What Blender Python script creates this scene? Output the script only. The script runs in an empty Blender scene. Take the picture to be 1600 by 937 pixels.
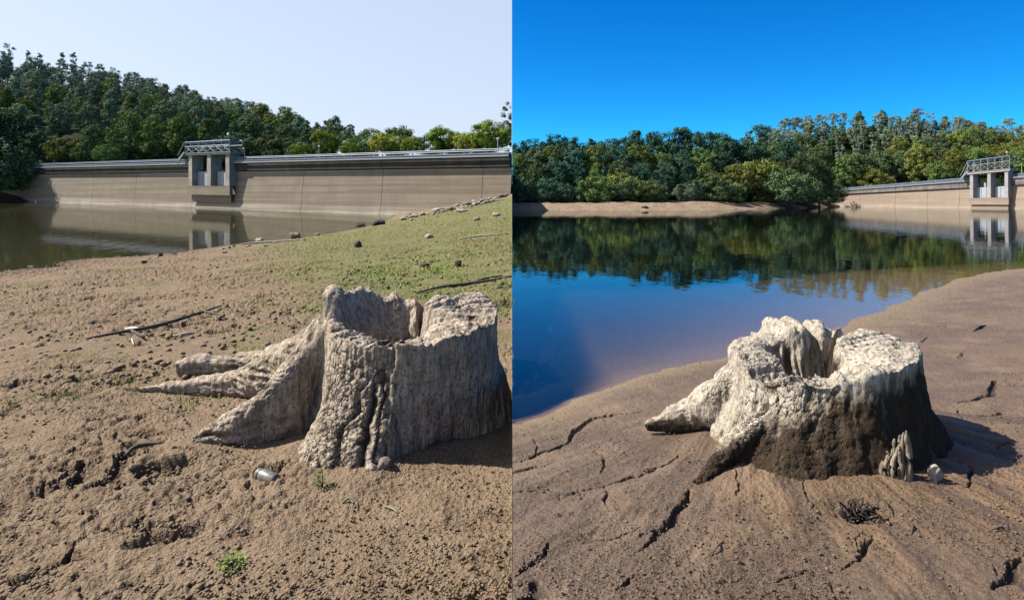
import bpy, bmesh, math, random
import numpy as np
from mathutils import Vector, Matrix
# ------------------------------------------------------------------ camera, world, sun
sc = bpy.context.scene
C = sc.collection
CAM = 2.56                      # camera height
F = 1000.0                      # focal length in pixels of the 1600 px wide photograph
cd = bpy.data.cameras.new('camera'); cam = bpy.data.objects.new('camera', cd); C.objects.link(cam)
cam.location = (0, 0, CAM); cam.rotation_euler = (math.radians(90), 0, 0)
cd.sensor_width = 36; cd.lens = 36 * F / 1600; cd.shift_y = -(468.5 - 300) / 1600
cd.clip_start = .05; cd.clip_end = 3000
sc.camera = cam
SUN_EL, SUN_DIR = 46, Vector((-.985, .17))
w = bpy.data.worlds.new('World'); sc.world = w; w.use_nodes = True
nt = w.node_tree; nt.nodes.clear()
def wn(t, **k):
    n = nt.nodes.new(t)
    for a, b in k.items(): setattr(n, a, b)
    return n
az = math.atan2(SUN_DIR.x, SUN_DIR.y)
def nishita(dust, air, ozone):
    n = wn('ShaderNodeTexSky', sky_type='NISHITA', sun_disc=False)
    n.sun_elevation = math.radians(SUN_EL); n.sun_rotation = az
    n.dust_density = dust; n.air_density = air; n.ozone_density = ozone
    return n
def wtint(src, sat, val, col):
    h = wn('ShaderNodeHueSaturation'); h.inputs['Saturation'].default_value = sat; h.inputs['Value'].default_value = val
    nt.links.new(src, h.inputs['Color'])
    m = wn('ShaderNodeMix', data_type='RGBA', blend_type='MULTIPLY'); m.inputs[0].default_value = 1
    nt.links.new(h.outputs[0], m.inputs[6]); m.inputs[7].default_value = (*col, 1)
    return m.outputs[2]
hazy = wtint(nishita(1.2, 1.0, 2.0).outputs[0], .85, 1.02, (.95, .97, 1.03))     # hazy late-summer air
hzm = wn('ShaderNodeMix', data_type='RGBA'); hzm.inputs[0].default_value = .6; nt.links.new(hazy, hzm.inputs[6]); hzm.inputs[7].default_value = (4.7, 5.3, 6.5, 1); hazy = hzm.outputs[2]
clear = wtint(nishita(0.0, .75, 4.0).outputs[0], 1.35, .96, (.15, .88, 1.14))   # crisp clear air
tc = wn('ShaderNodeTexCoord'); sx = wn('ShaderNodeSeparateXYZ'); nt.links.new(tc.outputs['Generated'], sx.inputs[0])
gt = wn('ShaderNodeMath', operation='GREATER_THAN'); nt.links.new(sx.outputs[0], gt.inputs[0]); gt.inputs[1].default_value = 0
mx = wn('ShaderNodeMix', data_type='RGBA'); nt.links.new(gt.outputs[0], mx.inputs[0])
nt.links.new(hazy, mx.inputs[6]); nt.links.new(clear, mx.inputs[7])
bg = wn('ShaderNodeBackground'); bg.inputs[1].default_value = .065
nt.links.new(mx.outputs[2], bg.inputs[0])
wo = wn('ShaderNodeOutputWorld'); nt.links.new(bg.outputs[0], wo.inputs[0])
sl = bpy.data.lights.new('sun', 'SUN'); sl.energy = 5.0; sl.angle = math.radians(.5); sl.color = (1, .95, .87)
sun = bpy.data.objects.new('sun', sl); C.objects.link(sun)
e = math.radians(SUN_EL); hd = SUN_DIR.normalized()
sun.rotation_euler = Vector((hd.x * math.cos(e), hd.y * math.cos(e), math.sin(e))).to_track_quat('Z', 'Y').to_euler()
sun.location = (-30, 10, 40)
vs = sc.view_settings; vs.view_transform = 'Standard'; vs.look = 'None'; vs.exposure = 1.3; vs.gamma = 1
sc.cycles.max_bounces = 6; sc.cycles.transparent_max_bounces = 8; sc.cycles.use_denoising = True

random.seed(4); RNG = np.random.default_rng(7)
# ------------------------------------------------------------------ numpy noise
def _h(ix, iy, iz=0, s=0):
    n = (ix.astype(np.int64) * 374761393 + iy.astype(np.int64) * 668265263 + np.asarray(iz).astype(np.int64) * 2147483647 + s * 1274126177) & 0xffffffff
    n = ((n ^ (n >> 13)) * 1274126177) & 0xffffffff
    n = ((n ^ (n >> 16)) * 2246822519) & 0xffffffff
    return ((n ^ (n >> 15)) & 0xffffff) / float(0xffffff)
def noise2(x, y, s=0):
    ix = np.floor(x); iy = np.floor(y); fx = x - ix; fy = y - iy
    fx = fx * fx * (3 - 2 * fx); fy = fy * fy * (3 - 2 * fy)
    a = _h(ix, iy, 0, s); b = _h(ix + 1, iy, 0, s); c = _h(ix, iy + 1, 0, s); d = _h(ix + 1, iy + 1, 0, s)
    return (a + (b - a) * fx) * (1 - fy) + (c + (d - c) * fx) * fy
def noise3(x, y, z, s=0):
    iz = np.floor(z); fz = z - iz; fz = fz * fz * (3 - 2 * fz)
    ix = np.floor(x); iy = np.floor(y); fx = x - ix; fy = y - iy
    fx = fx * fx * (3 - 2 * fx); fy = fy * fy * (3 - 2 * fy)
    def pl(k):
        a = _h(ix, iy, k, s); b = _h(ix + 1, iy, k, s); c = _h(ix, iy + 1, k, s); d = _h(ix + 1, iy + 1, k, s)
        return (a + (b - a) * fx) * (1 - fy) + (c + (d - c) * fx) * fy
    return pl(iz) * (1 - fz) + pl(iz + 1) * fz
def fbm2(x, y, o=4, s=0, g=.5):
    r = 0; a = 1; t = 0
    for i in range(o):
        r = r + a * (noise2(x, y, s + i) - .5); t += a; a *= g; x = x * 2.03 + 17.3; y = y * 2.03 + 5.1
    return r / t * 2
def fbm3(x, y, z, o=4, s=0, g=.5):
    r = 0; a = 1; t = 0
    for i in range(o):
        r = r + a * (noise3(x, y, z, s + i) - .5); t += a; a *= g; x = x * 2.03 + 7.3; y = y * 2.03 + 5.1; z = z * 2.03 + 3.3
    return r / t * 2
def worley2(x, y, s=0):
    ix = np.floor(x); iy = np.floor(y); f1 = np.full(x.shape, 9.); f2 = np.full(x.shape, 9.)
    for i in (-1, 0, 1):
        for j in (-1, 0, 1):
            cx = ix + i; cy = iy + j
            d = np.hypot(cx + _h(cx, cy, 0, s) - x, cy + _h(cx, cy, 0, s + 9) - y)
            f2 = np.minimum(f2, np.maximum(f1, d)); f1 = np.minimum(f1, d)
    return f1, f2
def worley3(x, y, z, s=0):
    ix = np.floor(x); iy = np.floor(y); iz = np.floor(z); f1 = np.full(x.shape, 9.); f2 = np.full(x.shape, 9.)
    for i in (-1, 0, 1):
        for j in (-1, 0, 1):
            for k in (-1, 0, 1):
                cx = ix + i; cy = iy + j; cz = iz + k
                d = np.sqrt((cx + _h(cx, cy, cz, s) - x) ** 2 + (cy + _h(cx, cy, cz, s + 9) - y) ** 2 + (cz + _h(cx, cy, cz, s + 5) - z) ** 2)
                f2 = np.minimum(f2, np.maximum(f1, d)); f1 = np.minimum(f1, d)
    return f1, f2
def sstep(a, b, x):
    t = np.clip((x - a) / (b - a), 0, 1); return t * t * (3 - 2 * t)
# ------------------------------------------------------------------ materials
class M:
    def __init__(s, name, rough=.85, spec=.25):
        s.m = bpy.data.materials.new(name); s.m.use_nodes = True; s.t = s.m.node_tree
        s.b = s.t.nodes['Principled BSDF']; s.b.inputs['Roughness'].default_value = rough
        s.b.inputs['Specular IOR Level'].default_value = spec
    def n(s, t, **k):
        n = s.t.nodes.new(t)
        for a, b in k.items(): setattr(n, a, b)
        return n
    def l(s, a, b): s.t.links.new(a, b)
    def co(s, kind='Position', scale=(1, 1, 1), rot=(0, 0, 0)):
        if kind == 'Position': o = s.n('ShaderNodeNewGeometry').outputs['Position']
        else: o = s.n('ShaderNodeTexCoord').outputs[kind]
        mp = s.n('ShaderNodeMapping'); mp.inputs['Scale'].default_value = scale; mp.inputs['Rotation'].default_value = rot
        s.l(o, mp.inputs[0]); return mp.outputs[0]
    def noise(s, co, sc, det=4, rough=.55, dist=0):
        n = s.n('ShaderNodeTexNoise'); n.inputs['Scale'].default_value = sc; n.inputs['Detail'].default_value = det
        n.inputs['Roughness'].default_value = rough; n.inputs['Distortion'].default_value = dist
        s.l(co, n.inputs['Vector']); return n.outputs[0]
    def vor(s, co, sc, feat='F1'):
        n = s.n('ShaderNodeTexVoronoi', feature=feat); n.inputs['Scale'].default_value = sc; s.l(co, n.inputs['Vector']); return n.outputs['Distance']
    def ramp(s, f, stops):
        n = s.n('ShaderNodeValToRGB'); el = n.color_ramp.elements
        while len(el) < len(stops): el.new(.5)
        for q, (p, c) in zip(el, stops): q.position = p; q.color = (*(c if hasattr(c, '__len__') else (c, c, c)), 1)
        s.l(f, n.inputs[0]); return n.outputs[0]
    def mix(s, f, a, b, mode='MIX'):
        n = s.n('ShaderNodeMix', data_type='RGBA', blend_type=mode)
        for v, i in ((f, 0), (a, 6), (b, 7)):
            if hasattr(v, 'is_linked'): s.l(v, n.inputs[i])
            elif i == 0: n.inputs[0].default_value = v
            else: n.inputs[i].default_value = (*v, 1)
        return n.outputs[2]
    def math(s, op, a, b=None):
        n = s.n('ShaderNodeMath', operation=op)
        for v, i in ((a, 0), (b, 1)):
            if v is None: continue
            if hasattr(v, 'is_linked'): s.l(v, n.inputs[i])
            else: n.inputs[i].default_value = v
        return n.outputs[0]
    def attr(s, name):
        n = s.n('ShaderNodeAttribute'); n.attribute_name = name; return n.outputs['Fac']
    def bump(s, h, dist, strength=1, prev=None):
        n = s.n('ShaderNodeBump'); n.inputs['Distance'].default_value = dist; n.inputs['Strength'].default_value = strength
        s.l(h, n.inputs['Height'])
        if prev: s.l(prev, n.inputs['Normal'])
        return n.outputs[0]
    def done(s, col, bump=None, rough=None, k=.57):
        if not hasattr(col, 'is_linked'): col = tuple(x * k for x in col)
        elif k != 1: col = s.mix(1.0, col, (k, k, k), 'MULTIPLY')
        if hasattr(col, 'is_linked'): s.l(col, s.b.inputs['Base Color'])
        else: s.b.inputs['Base Color'].default_value = (*col, 1)
        if bump: s.l(bump, s.b.inputs['Normal'])
        if rough: s.l(rough, s.b.inputs['Roughness'])
        return s.m
def simple(name, c, rough=.8, v=.3, sc=6, bd=.01, spec=.25):
    m = M(name, rough, spec); co = m.co('Object'); n = m.noise(co, sc, 6)
    a = tuple(x * (1 - v) for x in c); b = tuple(min(1, x * (1 + v)) for x in c)
    return m.done(m.ramp(n, [(.3, a), (.7, b)]), m.bump(n, bd))

def mat_soil_dry():
    m = M('dry_lakebed_soil', .95, .1); co = m.co()
    big = m.noise(co, .55, 5); mid = m.noise(co, 4, 6, .6); fine = m.noise(co, 38, 5, .65); grit = m.vor(co, 70); grit2 = m.vor(co, 32)
    c = m.ramp(mid, [(.25, (.175, .122, .075)), (.5, (.315, .228, .150)), (.78, (.44, .335, .235))])
    c = m.mix(m.ramp(big, [(.42, 0), (.62, .65)]), c, (.36, .265, .185))
    c = m.mix(m.ramp(fine, [(.35, .0), (.75, .55)]), c, (.50, .39, .275))
    c = m.mix(m.ramp(grit, [(.0, .55), (.28, 0)]), c, (.10, .070, .046))
    moss = m.attr('moss'); g2 = m.noise(co, 9, 6, .7)
    gm = m.math('MULTIPLY', moss, m.ramp(g2, [(.38, 0), (.60, 1)]))
    gcol = m.ramp(m.noise(co, 22, 4, .7), [(.3, (.115, .165, .035)), (.7, (.27, .345, .09))])
    c = m.mix(gm, c, gcol)
    c = m.mix(m.attr('damp'), c, (.085, .062, .044))
    b = m.bump(fine, .022, .9); b = m.bump(grit, .012, .8, b); b = m.bump(grit2, .02, .6, b); b = m.bump(mid, .05, .7, b)
    return m.done(m.mix(1.0, c, (.98, .94, .90), 'MULTIPLY'), b, k=.44)
def mat_mud():
    m = M('smooth_lake_mud', .62, .35); co = m.co()
    big = m.noise(co, .8, 4); mid = m.noise(co, 3.2, 6, .6)
    st = m.attr('streak')
    fine = m.noise(co, 60, 4, .65); grit = m.vor(co, 150); g2 = m.noise(co, 190, 2)
    warm = m.attr('warm')
    c = m.mix(warm, m.ramp(mid, [(.3, (.165, .108, .072)), (.7, (.325, .228, .160))]), m.ramp(mid, [(.3, (.19, .112, .050)), (.7, (.37, .235, .115))]))
    c = m.mix(m.ramp(st, [(.32, .9), (.56, 0)]), c, (.120, .076, .050))
    c = m.mix(m.ramp(big, [(.40, .6), (.56, 0)]), c, (.15, .098, .066))
    c = m.mix(m.ramp(fine, [(.42, 0), (.8, .55)]), c, (.43, .34, .25))
    c = m.mix(m.ramp(g2, [(.28, .6), (.42, 0)]), c, (.085, .058, .040))
    c = m.mix(m.attr('damp'), c, (.060, .040, .030))
    c = m.mix(m.attr('wet'), c, (.34, .26, .16))
    b = m.bump(fine, .009, .9); b = m.bump(g2, .006, 1, b); b = m.bump(st, .03, .6, b); b = m.bump(mid, .02, .5, b)
    return m.done(m.mix(1.0, c, (1.04, .965, .86), 'MULTIPLY'), b, k=.41)
def mat_hill(name, dark, lit, sand=None, bottom=0):
    m = M(name, 1, .05); co = m.co()
    n = m.noise(co, .35, 6, .65); f = m.noise(co, 3, 4, .7)
    c = m.ramp(n, [(.35, dark), (.65, lit)])
    if sand:
        s1 = m.ramp(m.noise(co, .9, 6, .65), [(.3, tuple(x * .78 for x in sand)), (.7, tuple(x * 1.15 for x in sand))])
        s1 = m.mix(m.ramp(f, [(.3, .35), (.6, 0)]), s1, tuple(x * .5 for x in sand))
        c = m.mix(m.attr('sand'), c, s1)
    return m.done(c, m.bump(n, 1.0, .8, m.bump(f, .12)))
def mat_wood(name, R):
    m = M(name, .95, .12); co = m.co()
    fib = m.noise(m.co(scale=(1, 1, .16)), 20 if not R else 30, 8, .68, .4); sp = m.noise(m.co(scale=(1, 1, .10)), 9 if not R else 14, 4, .55)
    split = m.ramp(sp, [(.455, 0), (.485, .9), (.50, .9), (.53, 0)]); fine = m.noise(co, 60 if not R else 80, 5, .75); mid = m.noise(co, 3.5 if not R else 5, 5)
    crack = m.ramp(m.attr('crack'), [(.0, 0), (1, 1)])
    top = m.attr('top')
    if not R:
        c = m.ramp(fib, [(.28, (.20, .15, .105)), (.5, (.54, .44, .335)), (.72, (.76, .65, .52))])
        c = m.mix(m.ramp(mid, [(.4, .0), (.7, .45)]), c, (.40, .31, .225))
        c = m.mix(m.math('MULTIPLY', top, .55), c, m.ramp(fine, [(.3, (.42, .33, .25)), (.7, (.80, .69, .56))]))
    else:
        c = m.ramp(fib, [(.25, (.22, .175, .13)), (.42, (.50, .43, .34)), (.7, (.76, .68, .56))])
        st = m.attr('stain_shade'); sn = m.noise(m.co(scale=(1, 1, .4)), 14, 7, .72)
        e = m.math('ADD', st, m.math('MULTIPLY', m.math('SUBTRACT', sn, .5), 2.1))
        c = m.mix(m.ramp(e, [(.30, 0), (.50, .5), (.80, 1)]), c, m.ramp(fib, [(.3, (.022, .015, .009)), (.7, (.085, .056, .034))]))  # tide mark colour, deepened to paint the shaded side as well
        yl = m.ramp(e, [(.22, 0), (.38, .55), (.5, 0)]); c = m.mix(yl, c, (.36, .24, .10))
    vd = m.n('ShaderNodeMapping'); wv = m.n('ShaderNodeVectorMath', operation='ADD'); nz = m.n('ShaderNodeTexNoise'); nz.inputs['Scale'].default_value = 6 if not R else 9; m.l(co, nz.inputs['Vector'])
    sv = m.n('ShaderNodeVectorMath', operation='SCALE'); sv.inputs['Scale'].default_value = .16 if not R else .10; m.l(nz.outputs['Color'], sv.inputs[0]); m.l(m.co(scale=(1, 1, .62)), wv.inputs[0]); m.l(sv.outputs[0], wv.inputs[1])
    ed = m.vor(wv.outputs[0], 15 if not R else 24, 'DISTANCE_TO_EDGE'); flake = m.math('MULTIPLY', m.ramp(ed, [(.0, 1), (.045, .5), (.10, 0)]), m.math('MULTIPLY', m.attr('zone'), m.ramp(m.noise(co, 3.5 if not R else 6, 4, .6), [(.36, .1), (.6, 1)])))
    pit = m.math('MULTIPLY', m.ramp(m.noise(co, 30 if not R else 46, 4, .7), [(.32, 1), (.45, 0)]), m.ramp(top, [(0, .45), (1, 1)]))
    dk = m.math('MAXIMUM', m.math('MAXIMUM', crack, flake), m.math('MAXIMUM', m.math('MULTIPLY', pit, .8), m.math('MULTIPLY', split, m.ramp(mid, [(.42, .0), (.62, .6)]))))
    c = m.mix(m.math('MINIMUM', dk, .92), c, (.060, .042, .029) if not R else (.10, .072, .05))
    b = m.bump(fine, .006 if not R else .005, 1); b = m.bump(fib, .018 if not R else .012, .9, b); b = m.bump(m.math('SUBTRACT', 1, dk), .022 if not R else .013, 1, b)
    return m.done(c, b)
def mat_leaf(name, c, lo=.55, hi=1.6, shift=(1.15, 1.0, .7), pv=.25):
    m = M(name, 1, .04); g = m.n('ShaderNodeNewGeometry'); oi = m.n('ShaderNodeObjectInfo')
    a = tuple(x * lo for x in c); b = tuple(x * hi for x in c)
    col = m.ramp(g.outputs['Random Per Island'], [(0, a), (1, b)])
    cl = m.noise(m.co('Object'), 7, 2); col = m.mix(m.ramp(cl, [(.35, 0), (.65, .6)]), col, tuple(min(1, x * s_ * 1.25) for x, s_ in zip(c, shift)))
    h = m.n('ShaderNodeHueSaturation'); m.l(col, h.inputs['Color'])
    m.l(m.math('ADD', m.math('MULTIPLY', oi.outputs['Random'], pv * 2), 1 - pv), h.inputs['Value'])
    m.l(m.math('ADD', m.math('MULTIPLY', oi.outputs['Random'], .035), .490), h.inputs['Hue'])
    return m.done(h.outputs[0], k=.86)
def mat_water(name, dark, alpha_edge=False):
    m = M(name); t = m.t; t.nodes.remove(m.b); out = [n for n in t.nodes if n.type == 'OUTPUT_MATERIAL'][0]
    co = m.co(scale=(1, 1, 1)); n1 = m.noise(m.co(scale=(1, .45, 1)), 1.4, 3, .5); n2 = m.noise(m.co(scale=(1, .5, 1)), 7, 3, .5)
    b = m.bump(n1, .006, 1); b = m.bump(n2, .0007, 1, b)
    gl = m.n('ShaderNodeBsdfGlossy'); gl.inputs['Roughness'].default_value = .02; m.l(b, gl.inputs['Normal'])
    fr = m.n('ShaderNodeFresnel'); fr.inputs[0].default_value = 1.38 if not alpha_edge else 1.37; m.l(b, fr.inputs['Normal'])
    if alpha_edge:
        gl.inputs['Color'].default_value = (.86, .9, .9, 1)
        under = m.n('ShaderNodeBsdfTransparent'); under.inputs[0].default_value = (.97, .92, .82, 1)
        df = m.n('ShaderNodeBsdfDiffuse'); df.inputs[0].default_value = (*dark, 1)
        ms = m.n('ShaderNodeMixShader'); m.l(m.attr('murk'), ms.inputs[0]); m.l(under.outputs[0], ms.inputs[1]); m.l(df.outputs[0], ms.inputs[2]); u = ms.outputs[0]
    else:
        gl.inputs['Color'].default_value = (.84, .85, .82, 1)
        df = m.n('ShaderNodeBsdfDiffuse'); df.inputs[0].default_value = (*dark, 1); u = df.outputs[0]
    mx = m.n('ShaderNodeMixShader'); m.l(fr.outputs[0], mx.inputs[0]); m.l(u, mx.inputs[1]); m.l(gl.outputs[0], mx.inputs[2])
    m.l(mx.outputs[0], out.inputs[0]); return m.m
def mat_concrete(name, base, light, dark, zs, grime=False):
    # strata: real horizontal tide stains at fixed heights on the wall
    m = M(name, .9, .15); co = m.co(); g = m.attr('h')
    n = m.noise(co, .6, 6, .6); st = m.noise(m.co(scale=(.6, .6, .25)), 1.3, 7, .7); ly = m.noise(m.co(scale=(.02, .02, 1.6)), 1.5, 4, .7)
    c = m.ramp(g, [(zs[0], light), (zs[1], base), (zs[2], base), (zs[3], light)])
    c = m.mix(m.ramp(ly, [(.42, .8), (.56, 0)]), c, dark)
    c = m.mix(m.ramp(n, [(.35, .35), (.6, 0)]), c, dark)
    c = m.mix(m.ramp(st, [(.36, .22 if not grime else .55), (.6, 0)]), c, tuple(x * (.8 if not grime else .45) for x in dark))
    return m.done(c, m.bump(n, .05, .5))
MAT = {}
# ------------------------------------------------------------------ object helpers
def link_mesh(name, v, f, mat, parent=None, smooth=False, loc=None, attrs=None):
    me = bpy.data.meshes.new(name)
    v = np.asarray(v, dtype=np.float32).reshape(-1, 3)
    if isinstance(f, np.ndarray):
        k = f.shape[1]; me.vertices.add(len(v)); me.vertices.foreach_set('co', v.ravel())
        me.loops.add(f.size); me.loops.foreach_set('vertex_index', f.astype(np.int32).ravel())
        me.polygons.add(len(f)); me.polygons.foreach_set('loop_start', np.arange(0, f.size, k, dtype=np.int32))
        me.update(calc_edges=True)
    else:
        me.from_pydata(v.tolist(), [], f); me.update()
    if smooth: me.polygons.foreach_set('use_smooth', np.ones(len(me.polygons), dtype=bool))
    for k_, a in (attrs or {}).items():
        at_ = me.attributes.new(k_, 'FLOAT', 'POINT'); at_.data.foreach_set('value', np.asarray(a, dtype=np.float32))
    if mat: me.materials.append(mat)
    o = bpy.data.objects.new(name, me); C.objects.link(o)
    if parent: o.parent = parent
    if loc is not None: o.location = loc
    return o
def empty(name, loc, label, cat, group=None, rz=0, scale=1):
    o = bpy.data.objects.new(name, None); C.objects.link(o); o.location = loc; o.rotation_euler = (0, 0, rz); o.scale = (scale,) * 3
    o.empty_display_size = .1
    return tag(o, label, cat, group)
def tag(o, label=None, cat=None, group=None, kind=None):
    if label: o['label'] = label
    if cat: o['category'] = cat
    if group: o['group'] = group
    if kind: o['kind'] = kind
    return o
HOR = {'L': 284.0, 'R': 311.0}
SL = {'L': .016, 'R': -.011}
def G(side, x, y, a):                      # (x, y, height relative to the eye) -> world; each lake lies level with its own dam
    return np.stack([np.asarray(x, float), np.asarray(y, float), CAM + np.asarray(a, float) + SL[side] * np.asarray(y, float)], -1)
def at(side, px, py, a):
    y = F * (-a) / (py - HOR[side]); return ((px - 800) / F * y, y, a)
def atd(side, px, py, y): return ((px - 800) / F * y, y, -(py - HOR[side]) * y / F)
# ------------------------------------------------------------------ thin plate surfaces for the two banks
def tps(P):
    P = np.array(P, float); x = P[:, :2]; n = len(P)
    K = lambda d: np.where(d > 0, d * d * np.log(d + 1e-9), 0)
    D = np.hypot(x[:, None, 0] - x[None, :, 0], x[:, None, 1] - x[None, :, 1])
    A = np.zeros((n + 3, n + 3)); A[:n, :n] = K(D) + np.eye(n) * .02; A[:n, n] = 1; A[:n, n + 1:] = x; A[n, :n] = 1; A[n + 1:, :n] = x.T
    wgt = np.linalg.solve(A, np.concatenate([P[:, 2], np.zeros(3)]))
    def f(X, Y):
        X = np.asarray(X, float); Y = np.asarray(Y, float); r = wgt[n] + wgt[n + 1] * X + wgt[n + 2] * Y
        for i in range(n): r = r + wgt[i] * K(np.hypot(X - x[i, 0], Y - x[i, 1]))
        return r
    return f
LW, RW = -3.16, -1.85
ctlL = [at('L', *p) for p in [
    (0, 430, LW), (60, 421, LW), (140, 406, LW), (240, 399, LW), (350, 384, LW), (430, 376, LW), (520, 364, LW), (600, 345, LW),
    (0, 937, -2.58), (400, 937, -2.56), (800, 937, -2.56), (0, 720, -2.62), (400, 720, -2.56), (800, 720, -2.56), (600, 740, -2.56),
    (0, 560, -2.8), (300, 600, -2.6), (0, 480, -2.98), (250, 480, -2.82), (450, 460, -2.62), (800, 560, -2.5), (640, 560, -2.55),
    (800, 470, -2.35), (600, 430, -2.5), (800, 400, -2.1), (700, 350, -2.0), (620, 380, -2.5)]]
ctlL += [(-9.88 * 57.8 / 57.8 * .585 * 1 - 0, 57.8, -2.2), (-2.22, 55.6, -1.56), (0, 54.2, -1.03), (0, 40, -1.45), (3, 45, -1.1),
         (-30, 35, -4.4), (-25, 24, -3.9), (-20, 45, -4.4), (-40, 60, -5), (-16, 60, -3.9), (-60, 30, -5)]
ctlR = [at('R', *p) for p in [
    (800, 665, RW), (900, 622, RW), (1000, 588, RW), (1100, 566, RW), (1200, 540, RW), (1350, 497, RW), (1420, 466, RW), (1500, 436, RW), (1600, 418, RW), (1700, 405, RW),
    (800, 937, -1.62), (1200, 937, -1.6), (1600, 937, -1.6), (1000, 760, -1.66), (1250, 745, -1.6), (1450, 740, -1.6), (1600, 700, -1.58),
    (800, 750, -1.74), (1000, 650, -1.76), (1150, 620, -1.70), (1600, 560, -1.6), (1450, 560, -1.64), (1600, 480, -1.70), (1500, 500, -1.74), (1900, 700, -1.5), (1900, 480, -1.5)]]
ctlR += [(0, 6.2, -2.16), (0, 8, -2.4), (2, 9.5, -2.25), (5, 13, -2.2), (0, 12, -2.75), (10, 19, -2.2), (5, 20, -2.9), (0, 20, -3.0), (14, 30, -2.9), (30, 35, -2.2), (-1, 5, -1.85)]
gL0, gR0 = tps(ctlL), tps(ctlR)
def gp(side, px, py):                      # ground point seen at a pixel
    ys = np.exp(np.linspace(math.log(1.8), math.log(53), 900)); g = (gL0 if side == 'L' else gR0)((px - 800) / F * ys, ys)
    r = -(py - HOR[side]) * ys / F
    i = int(np.argmax(r <= g)) if (r <= g).any() else len(ys) - 1
    return ((px - 800) / F * ys[i], ys[i], float(g[i]))
def GP(side, px, py, dz=0): x, y, a = gp(side, px, py); return Vector(G(side, x, y, a + dz))
def seg_dist(X, Y, pts, rad):
    """distance to a polyline, minus nothing; rad = half width per vertex (linear)."""
    best = np.full(X.shape, 9.)
    for (x0, y0, r0), (x1, y1, r1) in zip([(*p, r) for p, r in zip(pts, rad)][:-1], [(*p, r) for p, r in zip(pts, rad)][1:]):
        dx, dy = x1 - x0, y1 - y0; t = np.clip(((X - x0) * dx + (Y - y0) * dy) / (dx * dx + dy * dy + 1e-9), 0, 1)
        d = np.hypot(X - x0 - t * dx, Y - y0 - t * dy) / (r0 + (r1 - r0) * t + 1e-4)
        best = np.minimum(best, d)
    return best
def crack_field(side, X, Y, lines):
    out = np.zeros(X.shape)
    q_ = .028 if side == 'L' else .04; wob = fbm2(X * 9, Y * 9, 4, 3, .65) * q_; wob2 = fbm2(X * 9 + 50, Y * 9, 4, 4, .65) * q_
    for px_pts, wpx in lines:
        P = [gp(side, *p) for p in px_pts]; n = len(P)
        hw = [(wpx * (1.25 if side == 'L' else 1.1)) / 2 * p[1] / F * (1.0 if 0 < i < n - 1 else .3) for i, p in enumerate(P)]
        xs = [p[0] for p in P]; ys = [p[1] for p in P]; m = .25
        sel = (X > min(xs) - m) & (X < max(xs) + m) & (Y > min(ys) - m) & (Y < max(ys) + m)
        if not sel.any(): continue
        d = seg_dist(X[sel] + wob[sel], Y[sel] + wob2[sel], [(p[0], p[1]) for p in P], hw)
        out[sel] = np.maximum(out[sel], 1 - sstep(.6, 1.25, d))
    return out
# ------------------------------------------------------------------ stump base tables (theta: 0 right, 90 away, 180 left, 270 towards the camera)
def ptab(t):
    k = sorted(t); return lambda th: np.interp(np.asarray(th) % 360, k, [t[i] for i in k], period=360)
ST = {
 'L': dict(c=(-1.05, 6.75), g=-2.56,
   H={0: 1.22, 30: 1.21, 76: 1.22, 84: 1.14, 91: 1.10, 96: 1.14, 101: 1.15, 123: 1.27, 145: 1.36, 165: 1.40, 176: 1.36, 181: 1.12, 195: 1.05, 212: 1.07, 235: 1.03, 260: 1.04, 298: 1.08, 344: 1.2},
   rt={0: .90, 23: .92, 45: .9, 76: .85, 101: .9, 123: .98, 162: .99, 178: .95, 190: .84, 212: .84, 260: .83, 298: .85, 344: .92},
   rin={0: .22, 45: .24, 70: .32, 80: .40, 85: .50, 88: .82, 91: .80, 94: .60, 102: .74, 120: .80, 160: .85, 180: .78, 200: .60, 212: .56, 240: .50, 270: .50, 300: .44, 330: .28},
   rb={0: 1.1, 23: 1.25, 60: 1.1, 100: 1.0, 140: 1.05, 170: 1.1, 190: 1.0, 203: 1.02, 213: 1.22, 226: 1.36, 238: 1.38, 248: 1.28, 262: 1.30, 267: 1.16, 273: .92, 285: .78, 300: .68, 315: .70, 330: .82, 345: .98},
   floor=.25, vox=.0155, nz=1.0),
 'R': dict(c=(2.13, 4.35), g=-1.6,
   H={0: .61, 34: .63, 41: .6, 46: .32, 50: .32, 53: .64, 66: .67, 78: .66, 84: .56, 90: .66, 104: .67, 118: .65, 126: .62, 131: .55, 160: .52, 180: .53, 202: .47, 228: .46, 255: .51, 290: .585, 336: .61},
   rt={0: .62, 34: .66, 50: .62, 80: .55, 121: .56, 150: .60, 180: .60, 202: .62, 228: .60, 255: .56, 290: .54, 336: .54},
   rin={0: .06, 25: .10, 42: .2, 46: .5, 50: .5, 55: .28, 70: .25, 83: .42, 90: .27, 105: .24, 120: .30, 135: .38, 150: .40, 180: .34, 202: .34, 228: .30, 255: .26, 290: .16, 330: .08},
   rb={0: .86, 18: .98, 38: .86, 60: .72, 90: .7, 140: .7, 165: .75, 185: .74, 205: .84, 215: .95, 225: 1.0, 238: .92, 252: .76, 280: .66, 310: .66, 340: .76},
   floor=.18, vox=.0098, nz=.62)}
def fan_grid(rs, ys):
    Rr, Yy = np.meshgrid(rs, ys); return Rr * Yy, Yy
def grid_faces(nr, nc):
    i = np.arange((nr - 1) * (nc - 1)); r = i // (nc - 1); c = i % (nc - 1); a = r * nc + c
    return np.stack([a, a + 1, a + nc + 1, a + nc], 1)
def skirt(V, F_, nr, nc, col, bottom):
    idx = np.arange(nr) * nc + col; n0 = len(V); b = V[idx].copy(); b[:, 2] = bottom
    V = np.concatenate([V, b]); j = np.arange(nr - 1); q = np.stack([idx[j], idx[j + 1], n0 + j + 1, n0 + j], 1)
    if col == 0: q = q[:, ::-1]
    return V, np.concatenate([F_, q])
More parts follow.
